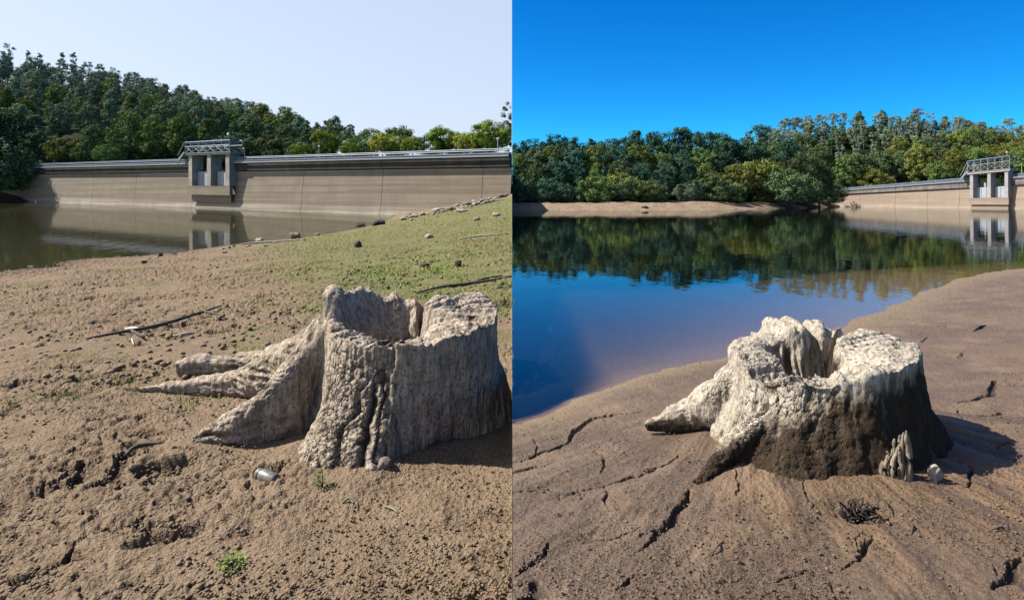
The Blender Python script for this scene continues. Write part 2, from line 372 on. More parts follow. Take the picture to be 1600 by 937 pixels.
# ================================================================== LEFT BANK
def build_left_ground():
    rs = np.concatenate([np.linspace(-1.7, -.86, 50)[:-1], np.linspace(-.86, 0, 640)])
    ys = np.concatenate([np.linspace(1.2, 3.4, 30)[:-1], np.exp(np.linspace(math.log(3.4), math.log(62), 680))])
    X, Y = fan_grid(rs, ys); a = gL0(X, Y)
    near = 1 - sstep(14, 34, Y)
    a = a + fbm2(X * .5, Y * .5, 3, 1) * .07 * sstep(3, 7, Y) * near + fbm2(X * 1.6, Y * 1.6, 4, 11) * .035 * near
    px = X / Y * F + 800; py = HOR['L'] - a / Y * F
    # crumbly clods: patches of ridged lumps
    patch = sstep(-.18, .25, fbm2(X * .75 + 3, Y * .75, 3, 21) + .25 * sstep(430, 150, px) * sstep(560, 700, py) + .1 * sstep(650, 500, py))
    smoothz = 1 - .75 * sstep(430, 520, px) * sstep(640, 700, py)
    sy = .8
    rdg = 1 - np.abs(fbm2(X * 5.2, Y * 5.2 * sy, 4, 31, .6)) * 2.2
    l1, l2 = worley2(X * 5.5 + fbm2(X * 4, Y * 4, 2, 5), Y * 5.5 + fbm2(X * 4 + 9, Y * 4, 2, 6), 3)
    clod = sstep(.0, .45, l2 - l1)
    far = 1 + .8 * sstep(8, 20, Y)
    a = a + patch * smoothz * ((clod - .6) * .026 + np.clip(rdg, -.5, 1) * .027) * far * (1 - sstep(22, 40, Y))
    s1, s2 = worley2(X * 15, Y * 15, 8); keep = _h(np.floor(X * 3.3), np.floor(Y * 3.3), 0, 77) > .3
    lumps = np.clip(.36 - s1, 0, 1) * 1.6
    a = a + lumps * .018 * (.15 + patch) * (1 - sstep(9, 18, Y)) * (.5 + keep)
    a = a + fbm2(X * 28, Y * 28, 3, 41) * .006 * (1 - sstep(7, 14, Y))
    # broken dried plates at the lower left
    pm = sstep(340, 230, px) * sstep(660, 700, py) * (.6 + .4 * sstep(-.2, .2, fbm2(X * .6, Y * .6, 2, 71))); ux, uy = X * 1.9 + fbm2(X * 1.5, Y * 1.5, 3, 72) * .8, Y * 2.6 + fbm2(X * 1.5 + 30, Y * 1.5, 3, 73) * .8
    q1, q2 = worley2(ux, uy, 74); edge = 1 - sstep(.015, .075, (q2 - q1) * (1 + .5 * fbm2(X * 12, Y * 12, 2, 75))); lvl = noise2(np.floor(ux * .9), np.floor(uy * .9), 76)
    on_ = sstep(.42, .55, noise2(X * 1.6 + 9, Y * 1.6, 77)); edge = edge * on_ * pm
    a = a - edge * .07 - pm * .25 * (q1 ** 2) * .12
    # pits
    pit = sstep(.22, .46, fbm2(X * 1.9 + 40, Y * 2.6, 3, 51)) * patch * smoothz
    a = a - pit * .10 * (1 - sstep(12, 25, Y))
    lines = [([(60, 770), (95, 755), (118, 738), (128, 728), (126, 760), (100, 770)], 9), ([(75, 765), (110, 765), (133, 735)], 14),
             ([(140, 768), (165, 762), (190, 735), (188, 722), (200, 712), (258, 690)], 15), ([(150, 722), (190, 716), (235, 698)], 6),
             ([(225, 862), (250, 850), (268, 838)], 15), ([(150, 840), (180, 828)], 10), ([(185, 830), (240, 826)], 5),
             ([(0, 770), (30, 760)], 9), ([(0, 845), (30, 842)], 22), ([(128, 682), (170, 678)], 12), ([(272, 705), (306, 706)], 16),
             ([(230, 758), (272, 758)], 6), ([(238, 820), (268, 818)], 12), ([(80, 830), (105, 828)], 10), ([(0, 585), (40, 580), (80, 576)], 6),
             ([(20, 600), (85, 590)], 8), ([(420, 735), (452, 728)], 22), ([(165, 833), (182, 838)], 14), ([(128, 812), (150, 808)], 20),
             ([(40, 705), (12, 712)], 8), ([(90, 690), (60, 700)], 7), ([(112, 864), (125, 868)], 8), ([(0, 460), (30, 456)], 3)]
    cr = crack_field('L', X, Y, lines); a = a - cr * .075
    # stump: the soil stands a little hollow beneath the roots, and is raised in front
    S = ST['L']; th = np.degrees(np.arctan2(Y - S['c'][1], X - S['c'][0])); rr = np.hypot(X - S['c'][0], Y - S['c'][1]); rb = ptab(S['rb'])(th)
    a = a + .05 * np.exp(-((rr - rb) / .25) ** 2) * (np.sin(np.radians(th)) < .3)
    V = G('L', X, Y, a).reshape(-1, 3)
    moss = sstep(.15, .8, sstep(300, 620, px) * sstep(520, 400, py) * .95 + sstep(-6, 0, X) * sstep(10, 14, Y) * .5
                 + .38 * sstep(.12, .45, fbm2(X * .9, Y * .9, 4, 61)) * sstep(820, 600, py) + .10)
    moss = moss * (1 - sstep(.0, .18, -(a - LW) + .15)) * (1 - sstep(46, 54, Y) * .8)
    damp = np.maximum(np.maximum(cr, edge) * .75, .5 * pit * near) + sstep(.10, .0, a - LW) * .6
    fc = grid_faces(*X.shape); nr, nc = X.shape
    # last row closes down to the lakebed under the dam
    V, fc2 = skirt(V, fc, nr, nc, nc - 1, -4)
    pad = len(V) - X.size
    o = link_mesh('lakebed_ground', V, fc2, MAT['soil'], smooth=True,
                  attrs={'moss': np.concatenate([moss.ravel(), np.zeros(pad)]), 'damp': np.concatenate([np.clip(damp, 0, 1).ravel(), np.zeros(pad)])})
    return tag(o, kind='structure')
def build_right_ground():
    rs = np.concatenate([np.linspace(.0001, .84, 760), np.linspace(.84, 1.7, 60)[1:]])
    ys = np.concatenate([np.linspace(1.0, 2.3, 30)[:-1], np.exp(np.linspace(math.log(2.3), math.log(7.5), 600)), np.exp(np.linspace(math.log(7.5), math.log(90), 220))[1:]])
    X, Y = fan_grid(rs, ys); a = gR0(X, Y); a = np.where(Y > 20, np.minimum(a, a * (1 - sstep(20, 26, Y)) - 3.2 * sstep(20, 26, Y)), a)
    a = a + fbm2(X * 1.1, Y * 1.1, 4, 71) * .022
    # flow ripples running away from the stump
    u = X * .82 + Y * .57; v = -X * .57 + Y * .82
    left = sstep(2.3, 1.3, X) * sstep(5.3, 4.2, Y)
    a = a + left * fbm2(v * 6.0 + fbm2(X, Y, 2, 5) * .6, u * .9, 3, 81) * .022
    rl = np.exp(-((X - 2.0 + .1 * np.sin(Y * 3)) / .9) ** 2) * sstep(3.7, 3.3, Y)
    a = a + fbm2(np.arctan2(X - 2.0, 5.6 - Y) * 13 + .6 * fbm2(X * 2, Y * 2, 2, 9), np.hypot(X - 2.0, Y - 5.6) * .6, 4, 84, .6) * .024 * sstep(5.0, 4.2, Y)
    s1, s2 = worley2(X * 30, Y * 30, 18); on = sstep(.0, .35, fbm2(X * 1.6, Y * 1.6, 3, 91))
    a = a + np.clip(.33 - s1, 0, 1) * .018 * (.3 + on)
    a = a + fbm2(X * 45, Y * 45, 3, 95) * .0035 + fbm2(X * 14, Y * 14, 3, 96) * .006
    lines = [([(800, 725), (838, 712), (872, 700), (893, 686), (898, 672), (925, 655), (960, 648), (1005, 645)], 6.5), ([(893, 688), (902, 672), (915, 660)], 7),
             ([(800, 742), (830, 730), (862, 720)], 5), ([(930, 700), (946, 710), (938, 740)], 6), ([(800, 770), (850, 766), (878, 770), (940, 760), (990, 745), (1040, 724), (1060, 712)], 7),
             ([(878, 770), (876, 785)], 7), ([(910, 835), (950, 834), (1003, 820)], 4), ([(1078, 765), (1070, 785), (1050, 808), (1020, 835), (1000, 860)], 9),
             ([(800, 893), (820, 880), (838, 866), (855, 850)], 9), ([(800, 905), (835, 910), (848, 922), (800, 935)], 16), ([(812, 905), (855, 925)], 12),
             ([(1148, 742), (1150, 760), (1150, 775)], 4), ([(1250, 752), (1258, 775), (1268, 800)], 3), ([(960, 692), (985, 682)], 5),
             ([(1460, 752), (1510, 772), (1560, 798)], 3), ([(1518, 730), (1522, 745), (1505, 762)], 7),
             ([(1498, 628), (1550, 616), (1556, 603), (1556, 596)], 10), ([(1550, 601), (1575, 602), (1600, 604)], 7), ([(1535, 652), (1570, 646), (1600, 650)], 9), ([(1545, 583), (1570, 586), (1600, 585)], 6), ([(1556, 700), (1580, 690), (1600, 692)], 5),
             ([(1600, 875), (1582, 890), (1575, 915), (1550, 930)], 14), ([(1595, 880), (1580, 905)], 20), ([(1365, 835), (1350, 850), (1340, 880), (1310, 892)], 6),
             ([(1200, 908), (1240, 895), (1262, 888), (1290, 905), (1305, 937)], 5), ([(1200, 925), (1215, 918)], 14), ([(960, 920), (985, 905), (1000, 895)], 9),
             ([(1010, 935), (1045, 930)], 9), ([(1340, 868), (1338, 835)], 4), ([(1340, 925), (1360, 930)], 10), ([(1500, 550), (1512, 560)], 5), ([(838, 712), (842, 700), (835, 690)], 4), ([(940, 760), (948, 775), (945, 790)], 4), ([(1050, 808), (1065, 818), (1070, 832)], 4), ([(1020, 835), (1000, 832), (985, 840)], 4), ([(820, 880), (812, 865)], 5), ([(1240, 895), (1236, 915)], 4), ([(1575, 915), (1560, 905), (1552, 890)], 6), ([(1120, 905), (1160, 900), (1200, 908)], 3), ([(1495, 640), (1505, 655)], 5)]
    globals()['MUD_CRACKS'] = lines
    cr = crack_field('R', X, Y, lines); a = a - cr * .032
    hx, hy, _ = gp('R', 1352, 800); hole = np.exp(-(((X - hx) / .10) ** 2 + ((Y - hy) / .075) ** 2) * (1 + .5 * fbm2(X * 30, Y * 30, 2, 7)))
    a = a - hole * .09
    S = ST['R']; th = np.degrees(np.arctan2(Y - S['c'][1], X - S['c'][0])); rr = np.hypot(X - S['c'][0], Y - S['c'][1]); rb = ptab(S['rb'])(th)
    a = a + .03 * np.exp(-(np.maximum(rr - rb, 0) / .20) ** 2) * (Y > 1)
    V = G('R', X + .001, Y, a).reshape(-1, 3); nr, nc = X.shape
    warm = np.clip(np.exp(-(((X - 2.5) / 1.2) ** 2 + ((Y - 3.1) / .8) ** 2)) + .25 * fbm2(X, Y, 3, 44), 0, 1)
    sa = np.arctan2(X - 2.0, 5.6 - Y); sr = np.hypot(X - 2.0, Y - 5.6)
    streak = .5 + fbm2(sa * 14 + .9 * fbm2(X * 1.2, Y * 1.2, 2, 3), sr * .55, 5, 201, .6) * .75 + .12 * fbm2(X * 6, Y * 6, 3, 5); streak = streak + (1 - streak) * sstep(4.6, 5.6, Y) * .7
    wet = sstep(.10, .0, a - RW) * .85
    damp = np.maximum(cr * .9, hole * .7)
    fc = grid_faces(nr, nc); V, fc2 = skirt(V, fc, nr, nc, 0, -4); pad = len(V) - X.size
    ex = lambda q: np.concatenate([np.clip(q, 0, 1).ravel(), np.zeros(pad)])
    o = link_mesh('mud_flat', V, fc2, MAT['mud'], smooth=True, attrs={'warm': ex(warm), 'wet': ex(wet), 'damp': ex(damp), 'streak': ex(streak)})
    return tag(o, kind='structure')
# ------------------------------------------------------------------ dams: line frames
DL = dict(side='L', O=np.array([-71., 98.8]), E=np.array([0., 54.2]), aw=LW, top=lambda u: 2.8 + 0 * u)
DR = dict(side='R', O=np.array([79., 154.]), E=np.array([96., 120.]), aw=RW, top=lambda u: 2.54 + 2.3 * np.minimum(u, 1.6))
for D in (DL, DR):
    d = D['E'] - D['O']; D['len'] = float(np.hypot(*d)); D['T'] = d / D['len']; D['N'] = np.array([D['T'][1], -D['T'][0]])
    if D['N'] @ D['O'] > 0: D['N'] = -D['N']
def damY(D, r):
    O, T = D['O'], D['T']; t = (r * O[1] - O[0]) / (T[0] - r * T[1]); return O[1] + T[1] * t
def hillL(r, Y):
    yd = damY(DL, np.clip(r, -.72, 0)); left = sstep(-.70, -.76, r)
    ysh = np.where(r < -.7186, 98.8 + (-.7186 - r) * 45, yd + 1.5)
    base = np.where(r < -.7186, -3.6, 1.2)
    s = Y - ysh
    bank = -3.6 + np.clip(s * .35, 0, 4.6)
    a0 = np.where(r < -.7186, bank, 1.3)
    Rr = np.interp(r, [-1.7, -1.2, -.8, -.6, -.5, -.4, -.3, -.24, -.2, 0], [55, 42, 33, 25, 19, 14, 11, 7, 3, 2])
    k = np.clip((Y - ysh - 9) / (205 - ysh - 9), 0, 1); k = k ** .9
    drop = np.clip((Y - 215) / 200, 0, 3) * 2
    return a0 + k * (Rr - 1.3) - drop
def shoreR(r): return np.interp(r, [0, .1, .2, .3, .4, .46, .5, .515], [100, 101, 103, 106, 118, 132, 146, 152])
def hillR(r, Y):
    ysh = np.where(r < .513, shoreR(r), damY(DR, np.maximum(r, .513)) + 2)
    s = Y - ysh
    bank = -2.0 + np.clip(s * .13, -1.2, 1.45) + np.clip(s, 0, 8) * 0
    a0 = np.where(r < .513, bank, 1.9)
    Rr = np.interp(r, [0, .2, .3, .37, .45, .6, .7, .8, 1.2, 1.7], [5, 5.5, 7, 10, 15.5, 16, 14, 11, 10, 10])
    k = np.clip((s - 14) / (192 - ysh - 14), 0, 1)
    return a0 + k * (Rr - .2) - np.clip((Y - 200) / 200, 0, 3) * 1.5
def build_hill(side):
    if side == 'L': rs = np.linspace(-1.7, 0, 260); ys = np.exp(np.linspace(math.log(54), math.log(1200), 200)); f = hillL
    else: rs = np.linspace(.00001, 1.7, 300); ys = np.exp(np.linspace(math.log(66), math.log(1200), 240)); f = hillR
    X, Y = fan_grid(rs, ys); r = X / Y; a = f(r, Y)
    if side == 'L':
        cut = Y < damY(DL, np.clip(r, -.72, 0)) + 1.2
        a = np.where(cut & (r > -.72), np.minimum(a, -4.5), a)
        sand = sstep(10, 5, Y - (98.8 + (-.7186 - r) * 45)) * (r < -.7)
    else:
        cut = (Y < damY(DR, np.maximum(r, .513)) + 1.5) & (r > .513)
        a = np.where(cut, -3.5, a)
        s = Y - shoreR(r); sand = np.where(r < .53, sstep(15, 11, s + fbm2(X * .3, Y * .3, 3, 9) * 4), 0) * (.55 + .45 * sstep(.42, .36, r))
        a = a + fbm2(X * .22, Y * .3, 3, 8) * .22 * sstep(2, 8, s) * (r < .5)
    a = a + fbm2(X * .35, Y * .35, 4, 5) * .25 * (Y > 80)
    V = G(side, X, Y, a).reshape(-1, 3)
    o = link_mesh('wooded_hill', V, grid_faces(*X.shape), MAT['hill' + side], smooth=True, attrs={'sand': np.clip(sand, 0, 1).ravel()})
    return tag(o, kind='structure')
def build_water():
    # each lake follows its own shore: fans of quads out to the far bank
    rs = np.linspace(-1.7, 0, 60); ys = np.exp(np.linspace(math.log(12), math.log(160), 60)); X, Y = fan_grid(rs, ys)
    o = link_mesh('lake_water', G('L', X, Y, np.full(X.shape, LW)).reshape(-1, 3), grid_faces(*X.shape), MAT['waterL'], smooth=True); tag(o, kind='structure')
    rs = np.linspace(.0001, 1.7, 160); ys = np.exp(np.linspace(math.log(3.5), math.log(170), 260)); X, Y = fan_grid(rs, ys)
    depth = RW - gR0(X, Y); murk = 1 - np.exp(-np.clip(depth, 0, 9) * 1.2); murk = np.maximum(murk, .93 * sstep(1.3, .35, X) * sstep(.0, .12, depth)); murk = np.maximum(murk, sstep(14, 24, Y))
    o = link_mesh('lake_water', G('R', X, Y, np.full(X.shape, RW)).reshape(-1, 3), grid_faces(*X.shape), MAT['waterR'], smooth=True, attrs={'murk': murk.ravel()}); tag(o, kind='structure')
    ys = np.exp(np.linspace(math.log(4.5), math.log(60), 120)); top_ = G('R', ys * 0 + .0012, ys, ys * 0 + RW - .002); bot = top_.copy(); bot[:, 2] -= 1.6; n = len(ys); j = np.arange(n - 1)
    o = link_mesh('lake_water', np.concatenate([top_, bot]), np.stack([j, j + 1, j + 1 + n, j + n], 1), MAT['waterR'], attrs={'murk': np.full(2 * n, .25)}); tag(o, kind='structure')
# ================================================================== STUMPS
def tube_closed(pts, rad, n=14, V=None, Fc=None, deep=1):
    V = [] if V is None else V; Fc = [] if Fc is None else Fc; b0 = len(V)
    pts = [Vector(p) for p in pts]
    # resample catmull
    P, R = [], []
    for i in range(len(pts) - 1):
        p0 = pts[max(i - 1, 0)]; p1 = pts[i]; p2 = pts[i + 1]; p3 = pts[min(i + 2, len(pts) - 1)]
        for k in range(4):
            t = k / 4; P.append(.5 * ((2 * p1) + (p2 - p0) * t + (2 * p0 - 5 * p1 + 4 * p2 - p3) * t * t + (-p0 + 3 * p1 - 3 * p2 + p3) * t ** 3)); R.append(rad[i] * (1 - t) + rad[i + 1] * t)
    P.append(pts[-1]); R.append(rad[-1])
    for i, (p, r) in enumerate(zip(P, R)):
        d = (P[min(i + 1, len(P) - 1)] - P[max(i - 1, 0)]).normalized(); u = d.cross(Vector((0, 0, 1)));
        if u.length < 1e-3: u = Vector((1, 0, 0))
        u.normalize(); w_ = u.cross(d).normalized()
        for k in range(n):
            t = 2 * math.pi * k / n; V.append(tuple(p + u * math.cos(t) * r + w_ * math.sin(t) * r * (deep if math.sin(t) * w_.z < 0 else 1)))
    m = len(P)
    for i in range(m - 1):
        for k in range(n):
            a = b0 + i * n + k; b = b0 + i * n + (k + 1) % n; Fc.append((a, b, b + n, a + n))
    Fc.append(tuple(b0 + k for k in range(n))[::-1]); Fc.append(tuple(b0 + (m - 1) * n + k for k in range(n)))
    return V, Fc
def build_stump(side, roots, label, name='tree_stump'):
    S = ST[side]; cx, cy = S['c']; H, rt, rin, rb = (ptab(S[k]) for k in ('H', 'rt', 'rin', 'rb'))
    n = 220; th = np.linspace(0, 360, n, endpoint=False); s = S['nz']; g = S['g']
    jag = fbm2(th / 7, th * 0, 4, 3, .7) * .10 + (_h(np.floor(th / 11), np.zeros(n), 0, 4) - .5) * .05
    h = H(th) + jag * s; rings = []
    for z in (-.35, 0):
        rings.append((rb(th) + (.10 * s if z < 0 else 0), np.full(n, z)))
    for t in np.linspace(.08, 1, 14): rings.append((rt(th) + (rb(th) - rt(th)) * (1 - t) ** 2.3, h * t))
    rings.append((rt(th) * .5 + rin(th) * .5, h + .015 * s)); rings.append((rin(th), h - .03 * s))
    for t in (.25, .5, .75, 1): rings.append((rin(th) * (1 - .35 * t), (h - .03 * s) * (1 - t) + S['floor'] * t))
    V, Fc = [], []
    for R_, Z in rings:
        X = cx + R_ * np.cos(np.radians(th)); Y = cy + R_ * np.sin(np.radians(th)); V += [tuple(p) for p in G(side, X, Y, g + Z)]
    m = len(rings)
    for i in range(m - 1):
        for k in range(n): a = i * n + k; b = i * n + (k + 1) % n; Fc.append((a, b, b + n, a + n))
    V.append(tuple(G(side, cx, cy, g - .35))); V.append(tuple(G(side, cx, cy, g + S['floor'])))
    for k in range(n):
        Fc.append((len(V) - 2, (k + 1) % n, k)); Fc.append((len(V) - 1, (m - 1) * n + k, (m - 1) * n + (k + 1) % n))
    rootpts = []
    for rt_ in roots:
        P = []
        for px, py, hh, r in rt_['pts']: P.append(Vector(G(side, *at(side, px, py, g + hh))))
        tube_closed(P, [q[3] for q in rt_['pts']], 18, V, Fc, rt_.get('deep', 1))
        if rt_.get('part'): rootpts.append((P, rt_['from']))
    me = bpy.data.meshes.new('tmp'); me.from_pydata(V, [], Fc); ob = bpy.data.objects.new('tmp', me); C.objects.link(ob)
    md = ob.modifiers.new('r', 'REMESH'); md.mode = 'VOXEL'; md.voxel_size = S['vox']; md.use_smooth_shade = True
    sm = ob.modifiers.new('s', 'SMOOTH'); sm.iterations = 1; sm.factor = .5
    dg = bpy.context.evaluated_depsgraph_get(); dg.update(); ev = ob.evaluated_get(dg); m2 = bpy.data.meshes.new_from_object(ev)
    co = np.empty(len(m2.vertices) * 3); m2.vertices.foreach_get('co', co); co = co.reshape(-1, 3)
    no = np.empty(len(m2.vertices) * 3); m2.vertex_normals.foreach_get('vector', no); no = no.reshape(-1, 3)
    fc = np.array([list(p.vertices) for p in m2.polygons if len(p.vertices) == 4], dtype=np.int32)
    bpy.data.objects.remove(ob)
    x, y, z = co.T; k = 1 / s
    dx, dy = x - cx, y - cy; theta = np.degrees(np.arctan2(dy, dx)) % 360; rad = np.hypot(dx, dy)
    zl = z - (CAM + g + SL[side] * y); hh = H(theta)
    inside = sstep(0, .1, (rin(theta) * 1.02 - rad) * k) ; top = sstep(.55, .9, no[:, 2]) * sstep(.72, .92, zl / hh)
    big = fbm3(x * 2.6 * k, y * 2.6 * k, z * 1.4 * k, 4, 1) * .095
    fib = fbm3(x * 10 * k, y * 10 * k, z * 2.2 * k, 4, 5, .6); wr = sstep(.0, .25, (rad - rb(theta)) * k); fib = fib * (1 - wr) + wr * fbm3(x * 2.4 * k, y * 8 * k, z * 10 * k, 4, 6, .6); fib = -np.abs(fib) * 1.2 + .2
    rough = fbm3(x * 22 * k, y * 22 * k, z * 22 * k, 4, 9, .7)
    f1, f2 = worley3(x * 14 * k + fib * .7, y * 14 * k, z * 10 * k, 2); cell = 1 - sstep(.02, .11, f2 - f1)
    zone = np.exp(-((theta - 236) / 34) ** 2) * (1 - inside) * sstep(.98, .6, zl / hh * .6 + .2) if side == 'L' else np.exp(-((theta - 205) / 40) ** 2) * (1 - inside) * .7
    zone = np.clip(zone + .25 * (fbm3(x * k, y * k, z * k, 2, 44) > .15), 0, 1)
    disp = big + fib * .026 * (1 - top * .6) * (1 + inside * 1.2) * (1 + .6 * wr) + rough * (.007 + .016 * top) - cell * zone * .018
    if side == 'L':
        # deep vertical fissures on the front left buttress, and the hollow in the thick right rim
        for t0, wd, dp in ((246, 1.3, .055), (252.5, 1.9, .085), (262, 1.0, .04), (214, 2.2, .05)):
            tt = t0 + 11 * fbm2(zl * 3, zl * 0, 4, int(t0), .6); disp -= dp * np.exp(-((theta - tt) / wd) ** 2) * (1 - inside) * sstep(.80, .5, zl / hh) * sstep(-.1, .12, zl)
        disp -= .10 * np.exp(-((dx - .48) ** 2 + (dy - .12) ** 2) / .012) * top
        disp -= .05 * np.exp(-((dx - .1) ** 2 + (dy + .72) ** 2) / .02) * top
    else:
        for t0, wd, dp in ((222, 3, .04), (240, 3, .04), (212, 2, .03), (250, 4, .03)):
            tt = t0 + 6 * fbm2(zl * 6, zl * 0, 3, int(t0)); disp -= dp * np.exp(-((theta - tt) / wd) ** 2) * (1 - inside) * sstep(.8, .5, zl / hh)
        for t0, dp in ((58, .05), (64, .07), (72, .05), (77, .06), (95, .06), (101, .05), (107, .08), (114, .05), (121, .06), (132, .04), (150, .04)): disp -= .5 * dp * np.exp(-((theta - t0 - 4 * fbm2(zl * 9, zl * 0, 2, t0)) / 1.7) ** 2) * inside
        disp -= .06 * np.exp(-((dx - .22) ** 2 + (dy + .05) ** 2) / .004) * top
        disp -= .025 * np.exp(-((dx - .3 + (dy - .3) * .4) / .02) ** 2) * top * (dy > 0)
    co = co + no * (disp * s)[:, None]
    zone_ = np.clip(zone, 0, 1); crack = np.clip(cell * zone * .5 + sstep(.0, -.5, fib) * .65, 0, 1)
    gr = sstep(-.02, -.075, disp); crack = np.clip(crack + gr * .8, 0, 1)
    stain_shade = None
    if side == 'R':   # tide line: dark below, bleached above; also paints shade on front and right
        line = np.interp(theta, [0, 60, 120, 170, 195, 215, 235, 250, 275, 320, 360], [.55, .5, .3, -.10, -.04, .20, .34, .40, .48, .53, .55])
        stain_shade = np.clip((line - zl + .04 * fbm2(theta / 5, zl * 0, 2, 3)) * 5 + .5, 0, 1) * (1 - inside) * (1 - top)
    # split into trunk and roots
    cen = co[fc].mean(1); lab = np.zeros(len(fc), int)
    for ri, (P, x_from) in enumerate(rootpts):
        PA = np.array([list(p) for p in P])
        dmin = np.full(len(cen), 9.); 
        for q in range(len(PA) - 1):
            a_, b_ = PA[q], PA[q + 1]; ab = b_ - a_; t = np.clip(((cen - a_) @ ab) / (ab @ ab), 0, 1); dmin = np.minimum(dmin, np.linalg.norm(cen - a_ - t[:, None] * ab, axis=1))
        if ri == 0: bestd = dmin.copy(); bl = np.zeros(len(cen), int)
        else: upd = dmin < bestd; bl[upd] = ri; bestd = np.minimum(bestd, dmin)
        froms = [f for _, f in rootpts]
    if rootpts:
        ok = (bestd < .36 * (1 if side == 'L' else .6))
        jit = .05 * s * fbm2(cen[:, 1] * 6, cen[:, 2] * 6, 2, 6)
        lab = np.where(ok & (cen[:, 0] + jit < np.array(froms)[bl]), bl + 1, 0)
    keep = np.ones(len(fc), bool)
    if side == 'L': keep = (co[fc][:, :, 0].max(1) < -.0005)
    e = empty(name, tuple(G(side, cx, cy, g)), label, 'tree stump')
    off = np.array(G(side, cx, cy, g))
    for li in range(lab.max() + 1):
        f_ = fc[(lab == li) & keep]
        if not len(f_): continue
        used, inv = np.unique(f_, return_inverse=True); f_ = inv.reshape(f_.shape)
        at_ = {'crack': crack[used], 'top': top[used], 'zone': zone_[used]}
        if stain_shade is not None: at_['stain_shade'] = stain_shade[used]
        p = link_mesh('trunk' if li == 0 else 'root', co[used] - off, f_, MAT['wood' + side], e, True, attrs=at_)
        if li and roots and roots[[i for i, q in enumerate(roots) if q.get('part')][li - 1]].get('label'): p['label'] = roots[[i for i, q in enumerate(roots) if q.get('part')][li - 1]]['label']
    return e
# ================================================================== DAMS
def P3(D, u, out, h):
    """u metres along the crest, out metres towards the lake, h 0 at the waterline, 1 at the handrail"""
    xy = D['O'] + D['T'] * u + D['N'] * out; a = D['aw'] + h * (D['top'](u / D['len']) - D['aw']); return G(D['side'], xy[0], xy[1], a)
def prism(D, prof, u0, u1, name, mat, parent, seg=1, slope=0, xcap=None, attr=True):
    us = np.linspace(u0, u1, seg + 1); V, H_ = [], []; n = len(prof)
    for u in us:
        for o_, h_ in prof: V.append(P3(D, u, o_, h_)); H_.append(h_)
    Fc = []
    for i in range(seg):
        for k in range(n): a = i * n + k; b = i * n + (k + 1) % n; Fc.append((a, b, b + n, a + n))
    Fc.append(tuple(range(n))[::-1]); Fc.append(tuple(seg * n + k for k in range(n)))
    V = np.array(V); V[:, 0] = np.minimum(V[:, 0], -.002) if D['side'] == 'L' else np.maximum(V[:, 0], .002)
    off = np.array(parent.location)
    o = link_mesh(name, V - off, Fc, mat, parent, attrs={'h': H_}); return o
def box(D, u0, u1, o0, o1, h0, h1, name, mat, parent, seg=1): return prism(D, [(o0, h0), (o1, h0), (o1, h1), (o0, h1)], u0, u1, name, mat, parent, seg)
def bar(D, p, q, t, name, mat, parent):
    a = Vector(P3(D, *p)); b = Vector(P3(D, *q)); off = Vector(parent.location)
    V, Fc = tube_closed([a - off, b - off], [t, t], 6); return link_mesh(name, V, Fc, mat, parent)
def u_at(D, px):
    r = (px - 800) / F; O, T = D['O'], D['T']; return float((r * O[1] - O[0]) / (T[0] - r * T[1]))
